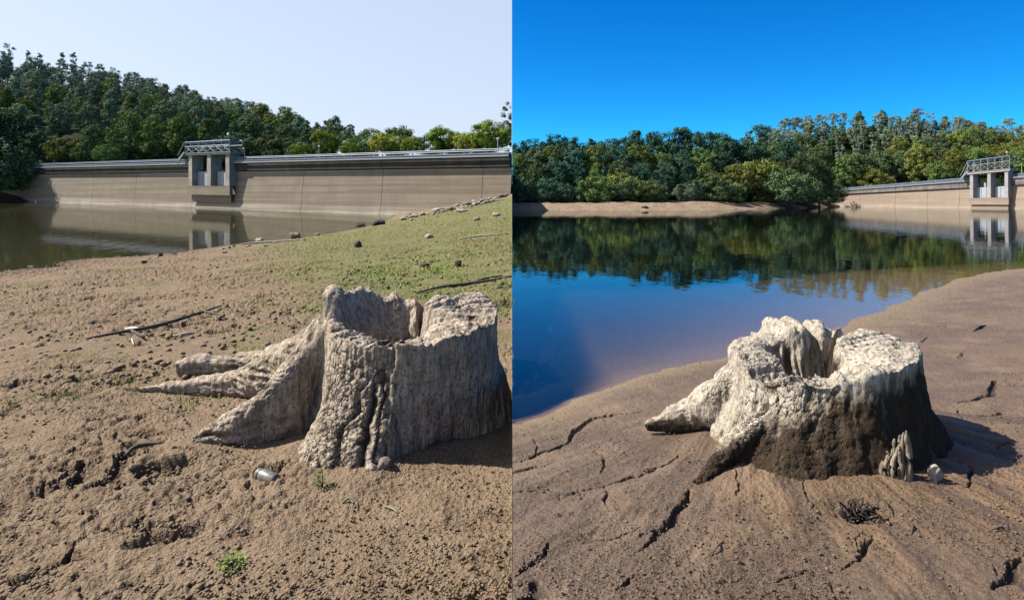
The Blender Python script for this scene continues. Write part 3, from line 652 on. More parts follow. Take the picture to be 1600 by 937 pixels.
def build_dam(D, joints, u_end, tower, lab_dam, lab_tower):
    s = D['side']; root = empty('dam', tuple(P3(D, 0, 0, 0)), lab_dam, 'dam')
    low, par, rail, dk = MAT['wall' + s], MAT['parapet' + s], MAT['rail' + s], MAT['dark']
    hb = .728 if s == 'L' else .665; ht = .925 if s == 'L' else .92
    t0, t1 = tower['u']; js = [-24 if s == 'L' else -3] + [u_at(D, j) for j in joints] + [u_end]
    gap = .025
    js = sorted([j for j in js if not (t0 - 1 < j < t1 + 1)] + [t0, t1])
    for a, b in zip(js[:-1], js[1:]):
        prism(D, [(-1.2, -.6), (1.0, -.6), (.55, 0), (.35, .12), (.0, hb - .03), (0, hb), (-1.2, hb)], a + gap, b - gap, 'wall_panel', low, root, 4)
        if a != t0: box(D, a + gap, b - gap, -1.2, .32, hb + .018, ht, 'parapet_panel', par, root, 4)
    box(D, js[0], u_end, -1.6, -.35, -.6, hb + .02, 'wall_core', dk, root, 4)
    for a, b in ((js[0], t0 - .1), (t1 + .1, u_end)):
        box(D, a, b, -1.0, -.15, hb, hb + .02, 'shadow_joint', dk, root, 4)  # dark strip paints the shadow line under the parapet overhang
        box(D, a, b, -.6, .45, ht + .003, ht + .022, 'coping', rail, root, 4)
        box(D, a, b, .48, .58, ht - .035, ht - .012, 'pipe', MAT['pale'], root, 4)
    t0, t1 = tower['u']; k = 0
    def rl(u0, u1):
        for h_ in (ht + .052, 1.0): bar(D, (u0, .3, h_), (u1, .3, h_), .045, 'rail', rail, root)
        n = max(2, int((u1 - u0) / 2.2)); me = None
        for i in range(n + 1):
            u = u0 + (u1 - u0) * i / n
            if u > u_end - .1: continue
            bar(D, (u, .3, ht + .02), (u, .3, 1.0), .045, 'rail_post', rail, root)
    rl(js[0] + .5, t0 - .3); rl(t1 + .3, u_end - .15)
    # ---- gate tower
    T_ = empty('gate_tower', tuple(P3(D, (t0 + t1) / 2, 1.2, 0)), lab_tower, 'gate tower')
    L = t1 - t0; po = tower['out']; gt_, gb, bb, db, df, rt_ = (tower[q] for q in ('gt', 'gb', 'bb', 'db', 'df', 'rt'))
    pw = L * .085; conc, gate = MAT['pier' + s], MAT['gate' + s]
    for f_ in (0, .47, .915):
        u = t0 + .02 * L + f_ * L * .96; box(D, u, u + pw, -.5, po, gb + .003, db - .004, 'pier', conc, T_) if f_ != 0 or True else None
    box(D, t0, t1, .6, po + .05, bb, gb, 'sill_block', low, T_)
    box(D, t0 + .4, t1 - .2, .6, po - .25, bb - .14, bb - .004, 'plinth', low, T_)
    for f_ in (.02, .5):
        u = t0 + .02 * L + (f_ + .075) * L; box(D, u, u + L * .38, .12, .30, gb + .004, gt_, 'sluice_gate', gate, T_)
        for q in (.12, .24): box(D, u + L * q, u + L * q + .12, .303, .36, gb + .03, gt_ - .03, 'gate_rib', gate, T_)
    box(D, t0 - .35, t1 + .25, -.6, po + .15, db, db + (df - db) * .38, 'deck_beam', conc, T_)
    box(D, t0 - .35, t1 + .35, -.6, po + .22, db + (df - db) * .42, db + (df - db) * .55, 'deck_slab', MAT['pale'], T_)
    # railing with cross bracing
    nb = 6; ru0, ru1 = t0 - .2, t1 + .2
    for o_ in (po + .17, -.5):
        for i in range(nb + 1):
            u = ru0 + (ru1 - ru0) * i / nb; bar(D, (u, o_, df - (df - db) * .45), (u, o_, rt_), .06, 'railing_post', MAT['pale'], T_)
        for h_ in (rt_, (rt_ + df) / 2):
            bar(D, (ru0, o_, h_), (ru1, o_, h_), .07, 'railing_bar', MAT['blue'], T_)
        for i in range(nb):
            u = ru0 + (ru1 - ru0) * i / nb; v = ru0 + (ru1 - ru0) * (i + 1) / nb
            bar(D, (u, o_, df - (df - db) * .3), (v, o_, (rt_ + df) / 2), .028, 'brace', MAT['pale'], T_)
            bar(D, (v, o_, df - (df - db) * .3), (u, o_, (rt_ + df) / 2), .028, 'brace', MAT['pale'], T_)
    box(D, t0 + .1, t1 + .1, -.2, po + .1, rt_ - .035, rt_ + .012, 'hoist_beam', MAT['blue'], T_)
    # stair flight down to the crest on the left, bracket on the right
    ns = 7; sl_ = tower.get('stair', 1.7)
    for i in range(ns):
        f0 = i / ns; u = t0 - .35 - sl_ * f0; h_ = df - .1 * (df - db) - (df - 1.0) * f0
        box(D, u - sl_ / ns - .03, u, po * .3, po * .3 + .9, h_ - .03, h_, 'stair_tread', MAT['pale'], T_)
    for o_ in (po * .3, po * .3 + .9):
        bar(D, (t0 - .3, o_, df - .03), (t0 - .4 - sl_, o_, ht), .09, 'stair_stringer', MAT['pale'], T_)
        bar(D, (t0 - .3, o_, rt_), (t0 - .4 - sl_, o_, 1.08), .05, 'stair_rail', MAT['pale'], T_)
    bar(D, (t1 + .3, .2, df + .02), (t1 + 1.6, .2, df + .02), .06, 'side_rail', MAT['yellow'], T_)
    bar(D, (t1 + 1.6, .2, df + .02), (t1 + 1.6, .2, ht), .06, 'side_post', MAT['yellow'], T_)
    # hoist motor seen through the left bay
    u = t0 + .30 * L; box(D, u, u + .35, -.3, .1, gt_ + .01, gt_ + .15, 'hoist_motor', MAT['pale'], T_)
    bar(D, (t1 - .3, po, rt_), (t1 - .3, po, rt_ + .09), .05, 'lamp_stem', MAT['pale'], T_)
    m = bmesh.new(); bmesh.ops.create_uvsphere(m, u_segments=8, v_segments=6, radius=.17); me = bpy.data.meshes.new('lamp_globe'); m.to_mesh(me); me.materials.append(MAT['white'])
    o = bpy.data.objects.new('lamp_globe', me); C.objects.link(o); o.parent = T_; o.location = Vector(P3(D, t1 - .3, po, rt_ + .11)) - Vector(T_.location)
    return root, T_
# ================================================================== TREES
def rand_dirs(n):
    v = RNG.normal(size=(n, 3)); return v / np.linalg.norm(v, axis=1)[:, None]
def leaf_quads(cen, nrm, size):
    n = len(cen); u = np.cross(nrm, rand_dirs(n)); u /= np.linalg.norm(u, axis=1)[:, None] + 1e-9; v = np.cross(nrm, u)
    s = size * RNG.uniform(.6, 1.3, n)[:, None]; a = cen - u * s - v * s * .55; b = cen + u * s - v * s * .55; c = cen + u * s * .6 + v * s * .6; d = cen - u * s * .7 + v * s * .5
    V = np.stack([a, b, c, d], 1).reshape(-1, 3); return V, np.arange(4 * n).reshape(-1, 4)
PROTO = {}
def make_proto(kind, k):
    if kind == 'eucalyptus':
        nc, R3, zc, cr, lpc, ls = 38, np.array([.125, .125, .33]), .64, (.028, .065), 90, .0085
    elif kind == 'slender':
        nc, R3, zc, cr, lpc, ls = 26, np.array([.06, .06, .27]), .71, (.02, .045), 80, .0075
    elif kind == 'broad':
        nc, R3, zc, cr, lpc, ls = 105, np.array([.31, .31, .44]), .52, (.045, .11), 105, .0115
    elif kind == 'conic':
        nc, R3, zc, cr, lpc, ls = 85, np.array([.21, .21, .46]), .52, (.035, .085), 100, .010
    elif kind == 'decid':
        nc, R3, zc, cr, lpc, ls = 100, np.array([.56, .56, .43]), .54, (.07, .16), 105, .017
    else:  # bush
        nc, R3, zc, cr, lpc, ls = 95, np.array([.74, .74, .46]), .45, (.09, .20), 105, .021
    d = rand_dirs(nc); rr = RNG.uniform(.35, 1, nc) ** .5
    P = d * rr[:, None] * R3; P[:, 2] += zc
    if kind == 'conic': sc_ = np.clip(1.25 - P[:, 2] * .75, .35, 1.1); P[:, :2] *= sc_[:, None]
    if kind in ('eucalyptus',): P[:, :2] *= np.clip(1.3 - abs(P[:, 2] - .75) * 2, .5, 1.2)[:, None]
    P[:, 2] = np.clip(P[:, 2], .08, 1.0)
    cv, cn = [], []
    for p, r in zip(P, RNG.uniform(cr[0], cr[1], nc)):
        dd = rand_dirs(lpc); q = p + dd * (r * RNG.uniform(.45, 1.08, lpc))[:, None] * np.array([1, 1, .75]); q[:, 2] = np.maximum(q[:, 2], .04)
        nn = dd * .9 + rand_dirs(lpc) * .55 + np.array([0, 0, .25]); cv.append(q); cn.append(nn / np.linalg.norm(nn, axis=1)[:, None])
    V, Fc = leaf_quads(np.concatenate(cv), np.concatenate(cn), ls)
    tv, tf = [], []
    th_ = {'eucalyptus': .93, 'slender': .95, 'broad': .7, 'conic': .85, 'decid': .55, 'bush': .4}[kind]; tr = {'eucalyptus': .012, 'slender': .008, 'broad': .024, 'conic': .02, 'decid': .03, 'bush': .03}[kind]
    lean = RNG.uniform(-.02, .02, 2)
    tube_closed([(0, 0, -.08), (lean[0], lean[1], th_ * .5), (lean[0] * 2.2, lean[1] * 2.2, th_)], [tr, tr * .75, tr * .25], 6, tv, tf)
    for j in range(7):
        q = P[RNG.integers(nc)]; z0 = min(th_ * .9, max(.15, q[2] - .14)); f_ = z0 / th_
        tube_closed([(lean[0] * 2 * f_, lean[1] * 2 * f_, z0), (q[0] * .5, q[1] * .5, (z0 + q[2]) / 2 + .01), tuple(q)], [tr * .4, tr * .3, tr * .12], 5, tv, tf)
    cm = {}
    return dict(cv=V, cf=Fc, tv=tv, tf=tf, crown={}, trunk=None, R=float(np.abs(V[:, :2]).max()))
TREES = []
def tree(side, kind, x, y, a, h, leaf, label, group=None, bark='bark', name=None):
    kv = RNG.integers(3 if kind in ('broad', 'eucalyptus', 'conic') else 2); key = (kind, int(kv))
    if key not in PROTO: PROTO[key] = make_proto(*key)
    p = PROTO[key]; loc = tuple(G(side, x, y, a)); rz = float(RNG.uniform(0, 6.28)) ; scl = h
    nm = name or {'eucalyptus': 'eucalyptus_tree', 'slender': 'eucalyptus_tree', 'broad': 'broadleaf_tree', 'conic': 'broadleaf_tree', 'decid': 'deciduous_tree', 'bush': 'bush'}[kind]
    e = empty(nm, loc, label, 'bush' if kind == 'bush' else 'tree', group, rz, scl)
    clip = abs(x) < p['R'] * h + .3
    if clip:
        ct, st = math.cos(rz), math.sin(rz); V = p['cv']; wx = x + h * (V[:, 0] * ct - V[:, 1] * st); q = wx.reshape(-1, 4)
        ok = (q.max(1) < -.01) if side == 'L' else (q.min(1) > .01)
        f_ = p['cf'][ok]; used, inv = np.unique(f_, return_inverse=True)
        if len(f_): link_mesh('crown', V[used], inv.reshape(f_.shape), MAT[leaf], e)
    else:
        if leaf not in p['crown']:
            o = link_mesh('crown', p['cv'], p['cf'], MAT[leaf], e); p['crown'][leaf] = o.data
        else:
            o = bpy.data.objects.new('crown', p['crown'][leaf]); C.objects.link(o); o.parent = e
    if abs(x) > .35:
        k2 = 'tr' + bark
        if k2 not in p:
            o = link_mesh('trunk', p['tv'], p['tf'], MAT[bark], e); p[k2] = o.data
        else:
            o = bpy.data.objects.new('trunk', p[k2]); C.objects.link(o); o.parent = e
    return e
def tree_px(side, px, ptop, pbase, y, kind, leaf, label, group=None, bark='bark'):
    if side == 'L': px = min(px, 796)
    x, _, a = atd(side, px, pbase, y); return tree(side, kind, x, y, a, (pbase - ptop) * y / F, leaf, label, group, bark)
def zone(side, px):
    T = [(40, 'at the left edge'), (150, 'above the round olive bush'), (270, 'left of the left gate tower'), (380, 'above the left gate tower'), (470, 'right of the left gate tower'), (2000, 'where the left ridge comes down')] if side == 'L' else \
        [(900, 'at its left end'), (1000, 'over the olive bush'), (1100, 'at its middle'), (1230, 'near its bend'), (1320, 'left of the right dam'), (1400, 'above the left end of the right dam'), (1500, 'left of the right gate tower'), (1590, 'above the right gate tower'), (9000, 'beyond the right gate tower')]
    return next(t for lim, t in T if px < lim)
def ordn(i): return ['first', 'second', 'third', 'fourth', 'fifth', 'sixth', 'seventh', 'eighth', 'ninth', 'tenth', 'eleventh', 'twelfth', 'thirteenth', 'fourteenth', 'fifteenth', 'sixteenth', 'seventeenth', 'eighteenth', 'nineteenth', 'twentieth'][i]
def forest_left():
    # skyline eucalyptus (px, top)
    sky = [(12, 62), (44, 76), (62, 80), (78, 100), (97, 78), (115, 78), (137, 92), (156, 96), (178, 100), (200, 110), (216, 118), (236, 118), (258, 128), (286, 132), (314, 150), (338, 155), (357, 157), (382, 162), (402, 160), (425, 172), (447, 176), (466, 182), (497, 190), (521, 180), (546, 190)]
    for i, (px, t) in enumerate(sky):
        y = 205 if px < 400 else 165; r = (px - 800) / F; a = float(hillL(np.array(r), np.array(float(y)))); h = -(t - 284) * y / F - a; h = max(h, 6)
        kind = 'slender' if 35 < px < 125 else ('broad' if px in (286, 521, 497) else 'eucalyptus')
        tree('L', kind, r * y, y, a, h, 'leaf_grey' if kind != 'broad' else 'leaf_deep', f'{ordn(i) if i < 20 else ordn(i-20) + " of the low"} skyline tree {"counted from the left end of" if i<20 else "where it drops towards"} the hill ridge', 'trees along the ridge of the hill above the left dam', 'bark_pale')
    rows = [(206, 20, 'bush', 'leaf_grey'), (203, 24, 'conic', 'leaf_grey'), (196, 26, 'eucalyptus', 'leaf_grey'), (184, 30, 'eucalyptus', 'leaf_grey'), (172, 30, 'eucalyptus', 'leaf_grey'), (160, 34, 'broad', 'leaf_haze'), (148, 34, 'conic', 'leaf_haze'), (136, 38, 'broad', 'leaf_mid'), (124, 40, 'broad', 'leaf_haze')]
    for (y, step, kind, leaf) in rows:
        px = -150 + RNG.uniform(0, step)
        while px < 585:
            r = (px - 800) / F; yy = y + RNG.uniform(-5, 5)
            ysh = damY(DL, r) if r > -.72 else 98.8 + (-.72 - r) * 45
            if yy > ysh + 8 and (px < 470 or y < 150):
                a = float(hillL(np.array(r), np.array(yy))); k_ = kind if RNG.random() < .7 else ('conic' if kind == 'broad' else 'broad'); lf = leaf
                if k_ == 'broad' and RNG.random() < .3: lf = 'leaf_olive'
                h = RNG.uniform(8, 12) if kind == 'eucalyptus' else RNG.uniform(6.5, 10)
                if k_ == 'bush' or y > 205: h = RNG.uniform(3, 5)
                if px > 470: h = RNG.uniform(5, 7.5)
                dist = 'high on' if y > 165 else ('half way up' if y > 140 else 'low on')
                tree('L', k_, r * yy, yy, a, h, lf, f'{"grey green thin crowned" if lf == "leaf_grey" else "olive tinged" if lf == "leaf_olive" else "dark green"} tree {dist} the wooded hill, {zone("L", px)}', f'{"grey green" if lf == "leaf_grey" else "olive" if lf == "leaf_olive" else "dark"} {k_ if lf == "leaf_x" else ""}trees {dist} the left hill, {zone("L", px)}', 'bark_pale' if kind == 'eucalyptus' else 'bark')
            px += step * RNG.uniform(.75, 1.25)
    # front row behind the crest
    fr = [(-60, 140, 300, 112, 'broad', 'leaf_deep', 'tall dark tree past the left end of the dam, outermost'), (15, 165, 280, 118, 'broad', 'leaf_deep', 'big dark tree in shade at the left edge above the shore mound'),
          (60, 200, 275, 112, 'broad', 'leaf_deep', 'dark shaded tree behind the left end of the dam'), (28, 225, 270, 116, 'bush', 'leaf_deep', 'dark shaded bush behind the left dam end'),
          (-45, 130, 302, 103, 'broad', 'leaf_deep', 'dark tree on the shore just outside the left edge'), (-95, 110, 302, 104, 'broad', 'leaf_deep', 'tall dark shore tree outside the left edge, farther out'), (-20, 205, 300, 100.5, 'bush', 'leaf_deep', 'dark bush on the shore mound at the left edge'),
          (103, 212, 254, 108, 'bush', 'leaf_olive', 'round olive bush behind the left dam crest'), (150, 190, 256, 104, 'broad', 'leaf_deep', 'dark tree right of the round olive bush in the left scene'),
          (200, 168, 254, 96, 'broad', 'leaf_mid', 'tall green tree between the round bush and the gate tower'), (168, 225, 253, 93, 'bush', 'leaf_mid', 'low green bush at the foot of the tall green tree'),
          (243, 178, 252, 94, 'broad', 'leaf_mid', 'green tree left of the left gate tower'), (283, 175, 252, 92, 'broad', 'leaf_mid', 'green tree directly behind the left gate tower stairs'),
          (325, 178, 250, 90, 'conic', 'leaf_mid', 'green tree rising behind the left gate tower deck'), (365, 185, 250, 92, 'conic', 'leaf_deep', 'dark tree just right of the left gate tower'),
          (395, 180, 250, 96, 'broad', 'leaf_deep', 'dark tree second right of the left gate tower'), (420, 190, 250, 94, 'conic', 'leaf_deep', 'narrow dark tree left of the yellow green row'), (450, 190, 250, 96, 'broad', 'leaf_deep', 'dark tree behind the first yellow green tree'),
          (478, 196, 250, 95, 'conic', 'leaf_deep', 'narrow dark tree above the first yellow green tree'), (545, 200, 250, 95, 'broad', 'leaf_deep', 'last dark tree before the hill ridge ends'),
          (508, 203, 244, 78, 'decid', 'leaf_lime', 'first yellow green tree behind the dam crest from the left'), (470, 222, 244, 76, 'bush', 'leaf_lime', 'small yellow green bush at the left end of the lime row'), (575, 200, 246, 88, 'decid', 'leaf_mid', 'far green tree between the first two yellow green trees'), (622, 197, 246, 88, 'decid', 'leaf_mid', 'far green tree above the most yellow tree'),
          (545, 222, 246, 75, 'decid', 'leaf_lime', 'low yellow green tree second in the lime row'), (598, 206, 244, 72, 'decid', 'leaf_gold', 'most yellow of the trees behind the dam crest'), (645, 212, 244, 70, 'decid', 'leaf_lime', 'small yellow green tree right of the most yellow one'),
          (672, 205, 242, 69, 'bush', 'leaf_mid', 'dense green growth filling behind the yellowest tree'), (712, 206, 242, 69, 'bush', 'leaf_lime', 'dense yellow green growth behind the olive gold tree'), (750, 204, 242, 68, 'bush', 'leaf_mid', 'dense green growth behind the lamp post'), (620, 212, 244, 74, 'bush', 'leaf_lime', 'dense yellow green growth right of the yellowest tree'), (560, 214, 246, 80, 'bush', 'leaf_mid', 'green growth behind the low yellow green tree'), (690, 197, 242, 68, 'decid', 'leaf_lime', 'broad yellow green tree between the yellowest tree and the lamp'), (728, 206, 242, 66, 'decid', 'leaf_gold', 'olive gold tree left of the lamp post on the crest'),
          (765, 186, 242, 64, 'decid', 'leaf_lime', 'bright green tree behind the lamp post at the right end'), (797, 194, 242, 66, 'decid', 'leaf_mid', 'green tree cut by the right edge of the left scene'),
          (800, 150, 242, 70, 'eucalyptus', 'leaf_deep', 'tall loose crowned tree above the right end of the dam')]
    for px, t, b, y, k, lf, lb in fr: tree_px('L', px, t, b, y, k, lf, lb)
    for px in range(120, 560, 22):
        if px < 480: tree_px('L', px, 212 + RNG.uniform(-8, 14), 256, float(damY(DL, (px - 800) / F)) + RNG.uniform(12, 20), 'bush', RNG.choice(['leaf_deep', 'leaf_mid', 'leaf_deep']), f'low dark shrub filling the foot of the hill {zone("L", px)}', f'shrubs at the foot of the left hill, {zone("L", px)}')
def forest_right():
    # shoreline wood
    tops = [(806, 222), (826, 214), (850, 212), (872, 206), (898, 214), (925, 213), (950, 214), (975, 208), (992, 198), (1016, 202), (1040, 204), (1066, 187), (1086, 202), (1112, 199), (1135, 203), (1160, 212), (1184, 186)]
    for i, (px, t) in enumerate(tops):
        y = 140 + RNG.uniform(-5, 5); k = 'eucalyptus' if px in (1184,) else ('conic' if i % 3 == 2 else 'broad')
        tree_px('R', px, t, 306, y, k, 'leaf_blue', f'{ordn(i)} tall dark tree from the left on the far shore skyline', 'skyline trees of the far shore wood')
    for row, (y0, b, hh) in enumerate([(101, 311, (72, 92)), (95, 312, (50, 68)), (91, 313, (30, 46))]):
        px = 804
        while px < 1225:
            r = (px - 800) / F; y = float(shoreR(r)) + [27, 20, 14.5][row] + RNG.uniform(-1.5, 1.5); h = RNG.uniform(*hh); base = 311 - float(hillR(np.array(r), np.array(y))) * F / y
            k = ['broad', 'broad', 'bush'][row] if RNG.random() < .75 else 'conic'; lf = RNG.choice(['leaf_blue', 'leaf_blue', 'leaf_deep', 'leaf_mid'])
            tree_px('R', px, base - h, base, y, k, lf, ['tall dark tree in the second rank of the far shore wood', 'middle height tree in the far shore wood', 'low bush at the front of the far shore wood'][row] + ' ' + zone('R', px), ['second rank trees of the far shore wood', 'middle rank trees of the far shore wood', 'front rank bushes of the far shore wood'][row] + ' ' + zone('R', px))
            px += [30, 30, 25][row] * RNG.uniform(.75, 1.25)
    # special bushes
    for px, t, y, k, lf, lb in [(975, 268, 119, 'bush', 'leaf_olive', 'olive bush in front of the far shore wood, near the sandy tip'), (1000, 280, 117, 'bush', 'leaf_mid', 'round mid green bush right of the olive bush'), (1075, 285, 121, 'bush', 'leaf_grey', 'grey green bush near the middle of the far shore'),
                            (1185, 248, 132, 'decid', 'leaf_olive', 'olive tree where the far shore bends away'), (1150, 255, 129, 'decid', 'leaf_olive', 'smaller olive tree left of the bend in the far shore'), (1215, 262, 138, 'decid', 'leaf_mid', 'green tree in the bend of the far shore')]:
        base = 311 - float(hillR(np.array((px - 800) / F), np.array(float(y)))) * F / y; tree_px('R', px, t, base, y, k, lf, lb)
    sky = [(1205, 196), (1222, 186), (1240, 182), (1262, 176), (1282, 174), (1300, 172), (1316, 172), (1334, 178), (1348, 178), (1366, 176), (1384, 172), (1404, 176), (1420, 178), (1446, 184), (1472, 190), (1494, 192), (1517, 190), (1544, 198), (1566, 202), (1590, 204)]
    for i, (px, t) in enumerate(sky):
        y = 194; r = (px - 800) / F; a = float(hillR(np.array(r), np.array(float(y)))); h = -(t - 311) * y / F - a
        k = 'slender' if 1325 < px < 1410 else ('broad' if px in (1517, 1544, 1205, 1566) else 'eucalyptus')
        tree('R', k, r * y, y, a, h, 'leaf_grey' if k != 'broad' else 'leaf_deep', f'{ordn(i)} tree from the left along the ridge above the right dam', 'trees along the ridge above the right dam', 'bark_pale')
    for (y, step, kind, leaf) in [(198, 11, 'bush', 'leaf_grey'), (191, 12, 'conic', 'leaf_grey'), (186, 20, 'eucalyptus', 'leaf_grey'), (176, 24, 'eucalyptus', 'leaf_grey'), (168, 30, 'broad', 'leaf_deep'), (160, 32, 'broad', 'leaf_mid')]:
        px = 1150 + RNG.uniform(0, step)
        while px < 1760:
            r = (px - 800) / F; yy = y + RNG.uniform(-4, 4); ysh = float(shoreR(r)) + 12 if r < .513 else damY(DR, r) + 5
            if yy > ysh:
                a = float(hillR(np.array(r), np.array(yy))); h = RNG.uniform(9, 12.5) if kind == 'eucalyptus' else RNG.uniform(3, 5) if y == 198 else RNG.uniform(5, 10) if y > 190 else RNG.uniform(7.5, 11)
                lf = leaf if kind == 'eucalyptus' else RNG.choice(['leaf_mid', 'leaf_deep', 'leaf_olive', 'leaf_mid'])
                tree('R', kind, r * yy, yy, a, h, lf, f'{"thin pale trunked" if kind == "eucalyptus" else "bushy green"} tree on the hill {zone("R", px)}', f'{"thin" if kind == "eucalyptus" else "bushy"} trees on the slope {zone("R", px)}', 'bark_pale' if kind == 'eucalyptus' else 'bark')
            px += step * RNG.uniform(.75, 1.25)
    fr = [(1255, 232, 318, 138, 'broad', 'leaf_deep', 'dark tree on the shaded shore left of the right dam'), (1280, 250, 318, 140, 'broad', 'leaf_deep', 'dark tree nearest the left end of the right dam'), (1235, 262, 316, 126, 'bush', 'leaf_deep', 'low dark bush in the shaded corner of the far shore'), (1262, 280, 319, 136, 'bush', 'leaf_deep', 'low shaded bush by the water left of the right dam'), (1296, 282, 318, 146, 'bush', 'leaf_deep', 'shaded bush touching the end of the right dam'),
          (1320, 238, 300, 158, 'broad', 'leaf_mid', 'green tree behind the left end of the right dam'), (1368, 262, 296, 154, 'bush', 'leaf_olive', 'round olive bush behind the right dam crest'), (1345, 244, 296, 160, 'broad', 'leaf_mid', 'green tree above the round olive bush'), (1400, 240, 292, 158, 'broad', 'leaf_deep', 'dark tree right of the round olive bush'),
          (1438, 222, 290, 152, 'broad', 'leaf_olive', 'tall olive green tree left of the right gate tower'), (1472, 250, 286, 146, 'bush', 'leaf_mid', 'green bush between the tall olive tree and the right gate tower'), (1492, 232, 285, 144, 'broad', 'leaf_olive', 'olive green tree beside the stairs of the right gate tower'),
          (1530, 228, 284, 142, 'broad', 'leaf_mid', 'green tree behind the right gate tower'), (1565, 232, 282, 140, 'broad', 'leaf_olive', 'olive tree right behind the right gate tower'), (1596, 225, 280, 138, 'broad', 'leaf_mid', 'green tree at the right edge behind the dam')]
    for px, t, b, y, k, lf, lb in fr: tree_px('R', px, t, b, y, k, lf, lb)
# ================================================================== SMALL THINGS
def rock_mesh(seed, flat=.7):
    m = bmesh.new(); bmesh.ops.create_icosphere(m, subdivisions=3, radius=1); r = np.array([v.co[:] for v in m.verts])
    d = fbm3(r[:, 0] * 1.3 + seed, r[:, 1] * 1.3, r[:, 2] * 1.3, 3, seed) * .55 + fbm3(r[:, 0] * 4, r[:, 1] * 4, r[:, 2] * 4, 2, seed + 3) * .12
    f = np.abs(fbm3(r[:, 0] * 2, r[:, 1] * 2 + seed, r[:, 2] * 2, 1, seed)) * .2
    for v, k in zip(m.verts, 1 + d - f): v.co *= k; v.co.z *= flat
    me = bpy.data.meshes.new('rock'); m.to_mesh(me); m.free()
    me.polygons.foreach_set('use_smooth', np.ones(len(me.polygons), dtype=bool)); return me
ROCKS = {}
def rock(side, px, py, wpx, hpx, mat, label, name='rock', cat='rock', group=None, seed=0):
    key = (seed % 5, mat)
    if key not in ROCKS: me = rock_mesh(seed % 5 + 1, .9); me.materials.append(MAT[mat]); ROCKS[key] = me
    x, y, a = gp(side, px, py); o = bpy.data.objects.new(name, ROCKS[key]); C.objects.link(o)
    w_ = wpx / F * y / 2; h = hpx / F * y / 2; o.location = tuple(G(side, x, y + w_ * .3, a + h * .6)); o.scale = (w_, w_ * .8, h); o.rotation_euler = (0, 0, seed * 1.3)
    if side == 'L' and o.location.x > -w_ * 1.3: o.location.x = -w_ * 1.35
    return tag(o, label, cat, group)
def stick(side, px_pts, wpx, mat, label, name='branch', cat='branch', lift=.01, forks=(), taper=.35):
    P = [gp(side, *p) for p in px_pts]; base = Vector(G(side, *P[0])); V, Fc = [], []
    n = len(P); rr = [wpx / 2 / F * p[1] * (1 - (1 - taper) * abs(2 * i / (n - 1) - .9) / 1.2) for i, p in enumerate(P)]
    W = [Vector(G(side, *p)) + Vector((0, 0, lift + r)) for p, r in zip(P, rr)]
    for i in range(1, n - 1): W[i] += Vector((0, 0, RNG.uniform(0, .02)))
    if side == 'L': W = [Vector((min(q.x, -.005 - r), q.y, q.z)) for q, r in zip(W, rr)]
    tube_closed([q - base for q in W], rr, 8, V, Fc)
    for f_, pts, w2 in forks:
        Q = [W[f_]] + [Vector(G(side, *gp(side, *p))) + Vector((0, 0, lift + .03)) for p in pts]
        tube_closed([q - base for q in Q], [w2 / 2 / F * P[f_][1]] * len(Q), 6, V, Fc)
    V = np.array([tuple(v) for v in V]); V += (np.stack([fbm3(V[:, 0] * 30, V[:, 1] * 30, V[:, 2] * 30 + q, 2, q) for q in (1, 2, 3)], 1)) * .006
    o = link_mesh(name, V, Fc, MAT[mat], None, True, tuple(base)); return tag(o, label, cat)
def weed(side, px, py, hpx, n, label, tall=False):
    x, y, a = gp(side, px, py); s = hpx / F * y; e = empty('weed', tuple(G(side, x, y, a)), label, 'plant')
    V, Fc = [], []; tv, tf = [], []
    for i in range(n):
        t = RNG.uniform(0, 6.28); r = RNG.uniform(.1, 1) * s * (.8 if not tall else .35); z = RNG.uniform(.02, .5 if not tall else 1) * s
        c = Vector((r * math.cos(t), r * math.sin(t), z)); d = Vector((math.cos(t), math.sin(t), RNG.uniform(-.1, .8))).normalized(); L = s * RNG.uniform(.10, .22); sd = d.cross(Vector((0, 0, 1))).normalized() * L * .35
        b = len(V); V += [tuple(c), tuple(c + d * L * .5 + sd), tuple(c + d * L), tuple(c + d * L * .5 - sd)]; Fc.append((b, b + 1, b + 2, b + 3))
        if i % 4 == 0: tube_closed([(0, 0, -.01), tuple(c * .5 + Vector((0, 0, z * .2))), tuple(c)], [s * .018] * 3, 4, tv, tf)
    link_mesh('leaves', V, Fc, MAT['weed'], e); link_mesh('stem', tv, tf, MAT['twig'], e); return e
